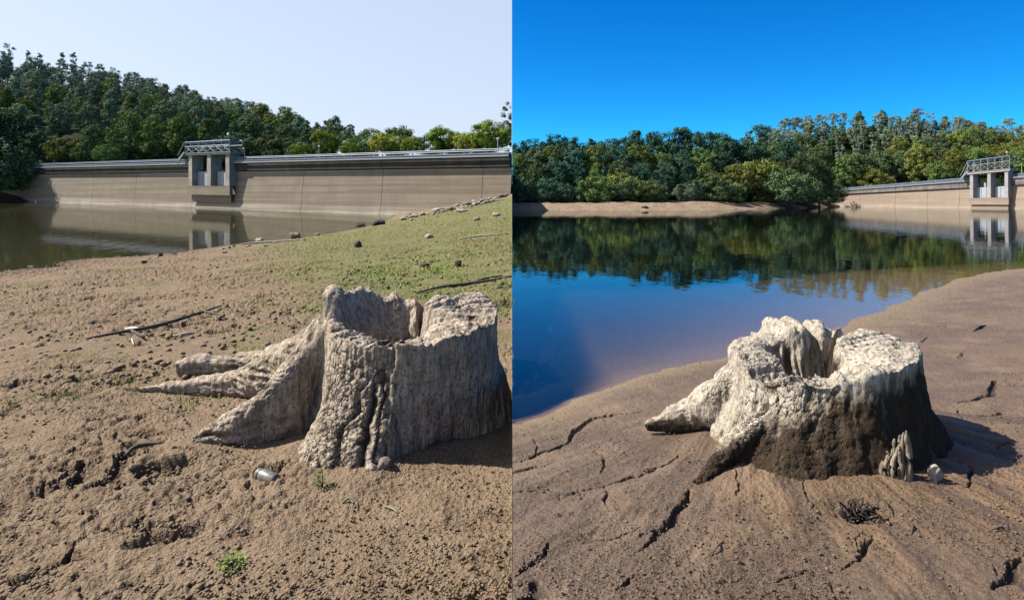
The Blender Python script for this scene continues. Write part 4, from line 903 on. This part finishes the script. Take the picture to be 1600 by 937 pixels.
def scatter(side, name, n, region, size, mat, seeds, label, cat):
    """loose crumbs of soil / grit too many to count: one object"""
    T = []
    for sd in seeds:
        m = bmesh.new(); bmesh.ops.create_icosphere(m, subdivisions=1, radius=1); r = np.array([v.co[:] for v in m.verts]); r = r * (1 + RNG.uniform(-.28, .22, len(r)))[:, None]
        T.append((r, np.array([[v.index for v in f.verts] for f in m.faces]))); m.free()
    V, Fc, b = [], [], 0; g = gL0 if side == 'L' else gR0
    k = 0
    while k < n:
        px, py = region(); y0 = None
        aa = -2.58 if side == 'L' else -1.62
        x, y, a = at(side, px, py, aa); 
        for _ in range(3): a = float(g(x, y)); x, y, a = at(side, px, py, a)
        if y > 30 or y < 1: k += 1; continue
        s = size() ; r, f = T[k % len(T)]; t = RNG.uniform(0, 6.28); c_, s_ = math.cos(t), math.sin(t)
        q = r * np.array([s, s * RNG.uniform(.7, 1), s * RNG.uniform(.5, .85)]); q = np.stack([q[:, 0] * c_ - q[:, 1] * s_, q[:, 0] * s_ + q[:, 1] * c_, q[:, 2]], 1)
        p = G(side, x, y, a + s * .1 + .012)
        if (side == 'L' and p[0] > -s * 1.5) or (side == 'R' and p[0] < s * 1.5): k += 1; continue
        V.append(q + p); Fc.append(f); k += 1
    if side == 'R':   # grit falls into the cracks, none bridges them
        cx = np.array([v[:, 0].mean() for v in V]); cy = np.array([v[:, 1].mean() for v in V]); ok = crack_field('R', cx, cy, MUD_CRACKS) < .05
        V = [v for v, q_ in zip(V, ok) if q_]; Fc = [f for f, q_ in zip(Fc, ok) if q_]
    for i in range(len(V)): Fc[i] = Fc[i] + b; b += len(V[i])
    o = link_mesh(name, np.concatenate(V), np.concatenate(Fc), MAT[mat], smooth=False); return tag(o, label, cat, kind='stuff')
def grass_left(n):
    V = []; k = 0
    px = RNG.uniform(0, 800, n * 2); py = RNG.uniform(312, 640, n * 2); 
    dens = sstep(250, 600, px) * sstep(560, 400, py) + .10
    sel = RNG.random(n * 2) < dens; px, py = px[sel], py[sel]
    a = np.full(px.shape, -2.4)
    for _ in range(8): y = F * (-a) / (py - HOR['L']); x = (px - 800) / F * y; a = .5 * a + .5 * gL0(x, y)
    y = F * (-a) / (py - HOR['L']); x = (px - 800) / F * y; a = gL0(x, y)
    ok = (a > LW + .12) & (y < 50) & (x < -.05) & (fbm2(x * 1.1, y * 1.1, 3, 61) > -.12) & (np.hypot(x + 1.05, y - 6.75) > 1.3); x, y, a = x[ok], y[ok], a[ok]; m = len(x)
    P = G('L', x, y, a + .0); h = (.012 + .0010 * y) * RNG.uniform(.6, 1.5, m); w_ = .003 + .0006 * y; t = RNG.uniform(0, 6.28, m); d = np.stack([np.cos(t), np.sin(t), 0 * t], 1)
    ln = rand_dirs(m) * h[:, None] * .8; ln[:, 2] = h
    A = P - d * w_[:, None]; B = P + d * w_[:, None]; Tp = P + ln
    A[:, 2] -= .02; B[:, 2] -= .02
    ok = np.maximum(np.maximum(A[:, 0], B[:, 0]), Tp[:, 0]) < -.003
    V = np.stack([A, B, Tp], 1)[ok].reshape(-1, 3)
    o = link_mesh('grass', V, np.arange(len(V)).reshape(-1, 3), MAT['grass']); return tag(o, 'short sparse yellow green grass on the rising bank', 'grass', kind='stuff')
# ================================================================== BUILD
MAT['soil'] = mat_soil_dry(); MAT['mud'] = mat_mud()
MAT['hillL'] = mat_hill('left_hill_undergrowth', (.012, .018, .007), (.026, .036, .014), (.12, .095, .066))
MAT['hillR'] = mat_hill('right_hill_undergrowth', (.010, .016, .008), (.022, .032, .014), (.36, .265, .185))
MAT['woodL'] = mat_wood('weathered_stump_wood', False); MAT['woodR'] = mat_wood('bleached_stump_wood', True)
MAT['waterL'] = mat_water('calm_murky_water', (.030, .028, .014)); MAT['waterR'] = mat_water('calm_clear_water', (.003, .004, .004), True)
MAT['wallL'] = mat_concrete('silt_stained_concrete', (.335, .282, .212), (.46, .415, .34), (.215, .172, .125), (.0, .14, .62, .70))
MAT['wallR'] = mat_concrete('pink_silt_stained_concrete', (.40, .315, .245), (.50, .41, .33), (.31, .235, .18), (.0, .10, .60, .66))
MAT['parapetL'] = mat_concrete('dark_mossy_concrete', (.095, .088, .070), (.12, .11, .088), (.032, .032, .025), (.0, .2, .8, .95), True)
MAT['parapetR'] = mat_concrete('grey_lichened_concrete', (.34, .30, .28), (.38, .34, .32), (.16, .14, .135), (.0, .2, .8, .95), True)
MAT['railL'] = simple('blue_grey_paint', (.24, .29, .38), .5, .15); MAT['railR'] = simple('pale_blue_paint', (.24, .33, .46), .5, .15)
MAT['pierL'] = simple('pale_pier_concrete', (.40, .36, .30), .9, .25, 1.5); MAT['pierR'] = simple('cool_pier_concrete', (.42, .38, .38), .9, .2, 1.5)
MAT['gateL'] = simple('pale_grey_gate_paint', (.40, .44, .48), .6, .15, 1); MAT['gateR'] = simple('grey_gate_paint', (.42, .47, .52), .6, .12, 1)
MAT['pale'] = simple('pale_painted_steel', (.38, .40, .42), .5, .15); MAT['white'] = simple('white_enamel', (.8, .8, .8), .4, .05)
MAT['blue'] = simple('blue_painted_steel', (.13, .20, .34), .45, .15); MAT['yellow'] = simple('faded_yellow_paint', (.42, .40, .16), .6, .15); MAT['dark'] = simple('dark_joint_concrete', (.045, .040, .034), .9, .2)
MAT['bark'] = simple('dark_bark', (.085, .070, .055), .9, .3, 8); MAT['bark_pale'] = simple('pale_eucalyptus_bark', (.27, .25, .21), .9, .3, 8)
for nm, c in dict(leaf_grey=(.160, .190, .135), leaf_haze=(.150, .178, .105), leaf_deep=(.070, .100, .048), leaf_mid=(.095, .135, .045), leaf_olive=(.130, .150, .042), leaf_lime=(.150, .200, .032), leaf_gold=(.215, .215, .038), leaf_blue=(.042, .082, .050), weed=(.12, .165, .045)).items():  # left hill leaves greyed and paled to paint haze into their colour
    MAT[nm] = mat_leaf(nm.replace('leaf', 'foliage'), c, shift=(.95, 1.05, .9) if nm in ('leaf_grey', 'leaf_blue', 'leaf_haze') else (1.15, 1.0, .7))
MAT['grass'] = mat_leaf('grass_blades', (.20, .27, .07)); MAT['twig'] = simple('dry_twig', (.10, .078, .058), .9, .3, 20); MAT['stick'] = simple('weathered_branch', (.115, .095, .075), .9, .35, 12)
MAT['paletwig'] = simple('sun_bleached_stick', (.42, .36, .28), .9, .25, 12); MAT['litter'] = simple('white_litter', (.75, .74, .70), .6, .1)
MAT['darkrock'] = simple('dark_mud_rock', (.060, .050, .042), .9, .4, 2); MAT['rock'] = simple('brown_rock', (.235, .195, .155), .9, .35, 2); MAT['palerock'] = simple('pale_rock', (.42, .36, .30), .9, .3, 2); MAT['clod'] = simple('soil_clod', (.235, .168, .106), .95, .4, 3, .02); MAT['grit'] = simple('mud_grit', (.17, .12, .08), .95, .4, 3, .01)
MAT['leafdry'] = simple('grey_green_dry_leaf', (.26, .27, .17), .8, .2)
build_left_ground(); build_right_ground(); build_hill('L'); build_hill('R'); build_water()
build_stump('L', [
    dict(pts=[(515, 512, 1.0, .16), (480, 552, .74, .17), (440, 600, .50, .15), (395, 640, .28, .13), (350, 668, .12, .11), (300, 692, .0, .07)], deep=4.2, part=True, **{'from': -2.28}, label='longest buttress root, sloping down to the front left'),
    dict(pts=[(508, 512, 1.0, .16), (470, 545, .72, .18), (430, 568, .46, .18), (395, 584, .28, .15), (350, 595, .13, .105), (290, 601, .05, .07), (215, 607, -.02, .035)], deep=2.0, part=True, **{'from': -2.75}, label='long thin root running out flat to the left'),
    dict(pts=[(485, 545, .66, .16), (440, 555, .38, .15), (400, 562, .20, .115), (335, 567, .11, .095), (298, 569, .09, .105), (278, 573, .06, .08)], deep=1.5, part=True, **{'from': -3.1}, label='short blunt root behind the long thin one'),
    dict(pts=[(560, 570, .80, .10), (585, 640, .45, .10), (590, 690, .2, .09), (580, 738, -.02, .08)], deep=1.2),
    dict(pts=[(700, 640, .35, .10), (760, 650, .12, .12), (790, 655, .0, .1)], deep=1)],
    'pale hollow tree stump with long spreading roots on dry soil in the left scene')
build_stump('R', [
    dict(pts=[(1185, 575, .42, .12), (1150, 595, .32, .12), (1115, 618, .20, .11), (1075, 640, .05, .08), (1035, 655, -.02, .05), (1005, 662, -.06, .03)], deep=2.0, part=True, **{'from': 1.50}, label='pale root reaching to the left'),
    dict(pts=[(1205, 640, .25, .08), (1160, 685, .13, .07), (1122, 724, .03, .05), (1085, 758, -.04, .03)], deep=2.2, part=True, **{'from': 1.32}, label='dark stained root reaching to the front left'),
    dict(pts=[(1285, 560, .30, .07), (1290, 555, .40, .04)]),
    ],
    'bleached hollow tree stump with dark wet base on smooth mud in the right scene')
build_dam(DL, [40, 148, 214, 371, 475, 599, 755], u_at(DL, 799.95), dict(u=(u_at(DL, 305), u_at(DL, 371)), out=.95, gt=.735, gb=.447, bb=.27, db=1.066, df=1.15, rt=1.33, stair=1.3),
          'long concrete dam with dark parapet and silt stained face in the left scene', 'gate tower on the left dam with blue railed deck over two pale gates')
build_dam(DR, [1345, 1400, 1450, 1500], 80, dict(u=(u_at(DR, 1520), u_at(DR, 1582)), out=1.3, gt=.66, gb=.33, bb=.12, db=1.09, df=1.22, rt=1.52, stair=1.2),
          'sunlit concrete dam across the blue water in the right scene', 'gate tower on the right dam, mirrored in the still water')
for px, lb in ((489, 'thin pale lamp post on the dam crest before the first yellow green tree'), (770, 'thin pale lamp post on the dam crest near its right end')):
    u = u_at(DL, px); e = empty('lamp_post', tuple(P3(DL, u, -.8, .95)), lb, 'lamp post')
    off = Vector(e.location); V, Fc = tube_closed([(0, 0, 0), (0, 0, 1.15)], [.05, .04], 6); link_mesh('post', V, Fc, MAT['pale'], e)
    V, Fc = tube_closed([(0, 0, 1.15), (0, -.05, 1.32)], [.09, .11], 8); link_mesh('lamp_head', V, Fc, MAT['white'], e)
forest_left(); forest_right()
# ---- left bank things
for i, (px, py, w_, h, m, lb) in enumerate([
    (460, 373, 17, 14, 'rock', 'brown rock at the water edge under the dam joint'), (405, 379, 15, 9, 'palerock', 'pale rock at the water edge left of the brown one'), (559, 387, 13, 15, 'darkrock', 'dark upright rock on the mossy slope below the driftwood pair'),
    (590, 352, 22, 10, 'darkrock', 'long dark rock at the waterline, right one of the pair'), (562, 355, 18, 9, 'darkrock', 'dark rock at the waterline, left one of the pair'), (350, 396, 8, 6, 'palerock', 'small white stone near the waterline left of the tower reflection'),
    (716, 417, 13, 13, 'darkrock', 'dark lump on the green slope behind the stump'), (664, 417, 14, 8, 'darkrock', 'flat dark clod on the green slope left of the dark lump'), (670, 372, 14, 8, 'palerock', 'pale stone lying in the grass above the stump'),
    (775, 338, 14, 8, 'palerock', 'pale stone in the grass near the dam right end'), (735, 322, 26, 10, 'rock', 'broad flat rock on the rubble crest under the dam'), (757, 318, 18, 10, 'rock', 'rock beside the broad flat one on the rubble crest'), (682, 331, 16, 8, 'palerock', 'pale rock at the low end of the rubble crest'),
    (703, 329, 18, 8, 'rock', 'brown rock in the middle of the rubble crest'), (720, 332, 20, 8, 'palerock', 'pale flat rock below the middle of the rubble crest'), (784, 309, 16, 8, 'rock', 'rock at the top end of the rubble crest'), (646, 340, 12, 6, 'palerock', 'small pale rock where the bank meets the dam'),
    (660, 337, 10, 6, 'rock', 'small brown rock where the rubble crest starts'), (745, 345, 14, 7, 'rock', 'brown stone just below the rubble crest'), (250, 401, 7, 8, 'darkrock', 'small dark upright stone near the left waterline'), (224, 412, 8, 7, 'darkrock', 'small dark stone left of the upright one'),
    (47, 419, 10, 5, 'rock', 'small stone in the shallows at the far left'), (600, 742, 30, 34, 'rock', 'lump of hardened soil standing at the foot of the left stump'), (496, 368, 9, 5, 'rock', 'small stone by the water right of the brown rock')]):
    rock('L', px, py, w_, h, m, lb, group=None, seed=i, name='soil_lump' if 'lump of hardened' in lb else 'rock')
for i in range(70):
    t = RNG.random(); px = 630 + 165 * t; py = 341 - 36 * t + RNG.uniform(-3, 7)
    rock('L', px, py, RNG.uniform(4, 11), RNG.uniform(3, 6), ['rock', 'palerock', 'palerock'][i % 3], 'small stone in the rubble along the crest of the bank', group='small stones of the rubble crest', seed=i)
for i in range(26):
    px = RNG.uniform(10, 520); wl = np.interp(px, [0, 60, 140, 240, 350, 430, 520], [430, 421, 406, 399, 384, 376, 364]); rock('L', px, wl + RNG.uniform(2, 9), RNG.uniform(3, 7), RNG.uniform(2, 4), ['rock', 'palerock', 'darkrock'][i % 3], 'pebble on the mud beside the left waterline', group='pebbles along the left waterline', name='pebble', seed=i, cat='pebble')
stick('L', [(135, 532), (170, 526), (205, 521), (245, 514), (285, 502), (318, 491), (345, 480)], 6.5, 'stick', 'long dark fallen branch lying across the soil left of the stump', forks=[(2, [(225, 530)], 4), (5, [(338, 494), (350, 497)], 4)])
stick('L', [(650, 460), (690, 452), (735, 446), (770, 440), (799, 433)], 5, 'stick', 'thin branch lying behind the stump at the right', forks=[(2, [(760, 437), (785, 434)], 3)])
stick('L', [(375, 383), (400, 381), (430, 379), (468, 376)], 3.5, 'paletwig', 'pale stick lying along the waterline')
stick('L', [(715, 375), (745, 371), (795, 366)], 3, 'paletwig', 'pale stick in the grass below the rubble crest')
stick('L', [(388, 330), (402, 330), (416, 331)], 3, 'litter', 'white stick afloat near the dam foot') if False else None
stick('L', [(196, 516), (212, 517), (226, 518)], 5, 'litter', 'white strip beside the long dark branch', 'litter_strip', 'litter')
stick('L', [(271, 527), (286, 526), (304, 522)], 5, 'paletwig', 'pale bone like stick below the long dark branch')
stick('L', [(206, 532), (209, 541)], 4, 'litter', 'small white scrap under the long dark branch', 'litter_scrap', 'litter')
stick('L', [(255, 697), (215, 705), (195, 716)], 9, 'stick', 'half buried broken root piece left of the stump', 'root_piece', 'root piece')
stick('L', [(525, 780), (540, 772), (556, 782), (560, 800)], 3.2, 'twig', 'thin curled twig in front of the left stump', 'twig', 'twig')
stick('L', [(535, 790), (545, 786), (552, 790)], 5, 'leafdry', 'grey green fallen leaf in front of the left stump', 'fallen_leaf', 'leaf')
stick('L', [(600, 795), (612, 798), (622, 804)], 4, 'leafdry', 'narrow fallen leaf right of the curled twig', 'fallen_leaf', 'leaf')
stick('L', [(520, 728), (532, 731), (540, 742)], 5, 'leafdry', 'pale leaf against the front of the left stump', 'fallen_leaf', 'leaf')
weed('L', 503, 765, 32, 70, 'small green seedling in front of the left stump', True)
weed('L', 366, 888, 30, 190, 'largest bright green weed patch on the bare soil at the bottom'); weed('L', 411, 864, 15, 30, 'tiny weed right of the largest green patch'); weed('L', 188, 910, 22, 46, 'small weed at the bottom left')
weed('L', 90, 726, 18, 34, 'small bright weed beside the curved cracks'); weed('L', 290, 932, 14, 20, 'tiny weed at the bottom edge'); weed('L', 14, 632, 26, 36, 'weed at the left edge'); weed('L', 185, 566, 22, 32, 'weed left of the blunt root'); weed('L', 55, 583, 16, 24, 'faint weed in the upper left soil'); weed('L', 712, 925, 16, 18, 'sparse weed at the bottom right of the left scene'); weed('L', 145, 592, 18, 26, 'low weed left of the long thin root')
# tin can lying in the pit
x, y, a = gp('L', 418, 752); e = empty('glass_jar', tuple(G('L', x, y, a + .03)), 'grey dusty jar lying on its side in front of the left stump', 'jar')
mj = M('dusty_glass', .35, .5); MAT['jar'] = mj.done(mj.ramp(mj.noise(mj.co('Object'), 25, 4), [(.35, (.13, .12, .10)), (.7, (.27, .25, .22))]))
prof = [(.0, .0), (.050, .0), (.056, .012), (.056, .155), (.046, .180), (.046, .215), (.040, .215), (.040, .18), (.05, .15), (.05, .02), (0, .016)]
V = []; n = 24
for r_, z_ in prof:
    for k in range(n): t = 2 * math.pi * k / n; V.append((-z_ + .1, r_ * math.cos(t), r_ * math.sin(t)))
Fc = [(i * n + k, i * n + (k + 1) % n, (i + 1) * n + (k + 1) % n, (i + 1) * n + k) for i in range(len(prof) - 1) for k in range(n)]
link_mesh('body', V, Fc, MAT['jar'], e, True)
V, Fc = [], []
for k in range(n):
    for r_, x_ in ((.0475, -.078), (.052, -.083), (.052, -.093), (.0475, -.098)): t = 2 * math.pi * k / n; V.append((x_, r_ * math.cos(t), r_ * math.sin(t)))
for k in range(n):
    for j in range(3): a_ = k * 4 + j; b_ = ((k + 1) % n) * 4 + j; Fc.append((a_, b_, b_ + 1, a_ + 1))
link_mesh('neck_ring', V, Fc, MAT['jar'], e, True); e.rotation_euler = (0, .12, math.radians(-25))
rl_ = lambda: (RNG.uniform(-40, 800), 937 - RNG.power(1.4) * 0 - RNG.uniform(0, 1) ** 1.3 * 330)
scatter('L', 'soil_crumbs', 3200, rl_, lambda: RNG.uniform(.006, .016) * (1 if RNG.random() < .97 else 1.7), 'clod', (1, 2, 3), 'loose crumbs of dry brown soil', 'soil crumbs')
scatter('L', 'soil_clods', 420, lambda: (RNG.uniform(-40, 380), RNG.uniform(560, 930)), lambda: RNG.uniform(.012, .030), 'clod', (4, 5, 6), 'larger dry clods on the lower left soil', 'soil clods')
scatter('L', 'slope_clods', 1200, lambda: (RNG.uniform(0, 800), RNG.uniform(385, 600)), lambda: RNG.uniform(.02, .06), 'clod', (7, 8), 'clods scattered over the upper slope', 'soil clods')
grass_left(75000)
# ---- right mud things
scatter('R', 'mud_grit', 6000, lambda: (RNG.uniform(810, 1640), 937 - RNG.uniform(0, 1) ** 1.2 * 300), lambda: RNG.uniform(.0025, .0065) * (1 if RNG.random() < .95 else 2.0), 'grit', (1, 2, 3), 'fine loose grit on the smooth mud', 'grit')
rock('R', 1463, 752, 22, 34, 'palerock', 'pale pointed stone in the shadow right of the right stump', seed=2, name='pale_stone'); 
e = empty('root_stub', tuple(GP('R', 1405, 750)), 'broken root stub standing at the front right of the bleached stump', 'root stub')
MAT['stub'] = simple('bleached_root_wood', (.26, .205, .15), .9, .7, 14, .02)
for i in range(13):
    dx = -.085 + .012 * i + RNG.uniform(-.008, .008); dy = RNG.uniform(-.03, .04); h = [.10, .13, .09, .15, .19, .16, .22, .20, .27, .24, .29, .12, .08][i]; r_ = RNG.uniform(.010, .017)
    V, Fc = tube_closed([(dx, dy, -.05), (dx * 1.05 + RNG.uniform(-.01, .01), dy, h * .5), (dx * .9 + RNG.uniform(-.012, .012), dy, h * .85), (dx * .9 + RNG.uniform(-.02, .02), dy, h)], [r_ * 1.2, r_, r_ * .8, r_ * .25], 9); V = np.array(V); V = V + np.stack([fbm3(V[:, 0] * 60 + i, V[:, 1] * 60, V[:, 2] * 14 + q, 3, q) for q in (1, 2, 3)], 1) * .010
    link_mesh('splinter', V, Fc, MAT['stub'], e, True)
e = empty('root_tangle', tuple(GP('R', 1352, 812)), 'dark tangle of roots around a hole in the mud', 'root tangle')
MAT['blackroot'] = simple('black_wet_root', (.030, .022, .018), .7, .4, 30)
for i in range(30):
    t = RNG.uniform(0, 6.28); r1 = RNG.uniform(.03, .10); r2 = RNG.uniform(.05, .15); h = RNG.uniform(.0, .06)
    V, Fc = tube_closed([(r1 * .3 * math.cos(t + 2), .06 + r1 * .3 * math.sin(t + 2), -.05), (r1 * math.cos(t), .06 + r1 * .7 * math.sin(t), h), (r2 * math.cos(t + .5), .06 + r2 * .7 * math.sin(t + .5), h * .3 + .006)], [.006, .005, .002], 5)
    link_mesh('root_strand', V, Fc, MAT['blackroot'], e, True)
for pts, wd, lb in [([(1318, 783), (1325, 778), (1332, 785)], 2.5, 'thin twig left of the root tangle'), ([(1375, 778), (1383, 790), (1391, 805)], 4, 'short dark twig leaning by the root tangle'), ([(1300, 795), (1315, 798), (1332, 800)], 2, 'hair thin root left of the dark hole'),
                    ([(1112, 872), (1120, 862), (1130, 850)], 3, 'short dark twig on the warm mud left of the root tangle'), ([(1420, 818), (1426, 828), (1422, 838)], 4, 'small dark twig right of the root tangle'), ([(1550, 832), (1565, 830), (1578, 835)], 4, 'small dark twig at the right edge'),
                    ([(1438, 535), (1448, 528)], 3, 'small dark chip on the mud behind the right stump'), ([(1520, 520), (1530, 514), (1540, 510)], 4, 'dark chip on the far right mud'), ([(1465, 510), (1478, 511)], 3, 'thin chip near the right waterline'), ([(1495, 560), (1503, 552)], 3, 'bent chip on the mud right of the right stump')]:
    stick('R', pts, wd, 'twig', lb, 'twig', 'twig', .004)
x, y, a = (1008 - 800) / F * 107, 107., float(hillR(np.array(.208), np.array(107.)))
me = rock_mesh(9, .7); me.materials.append(MAT['darkrock']); o = bpy.data.objects.new('shore_rock', me); C.objects.link(o); o.location = tuple(G('R', x, y, a + .1)); o.scale = (.55, .4, .3); tag(o, 'dark rock alone on the sandy far shore', 'rock')
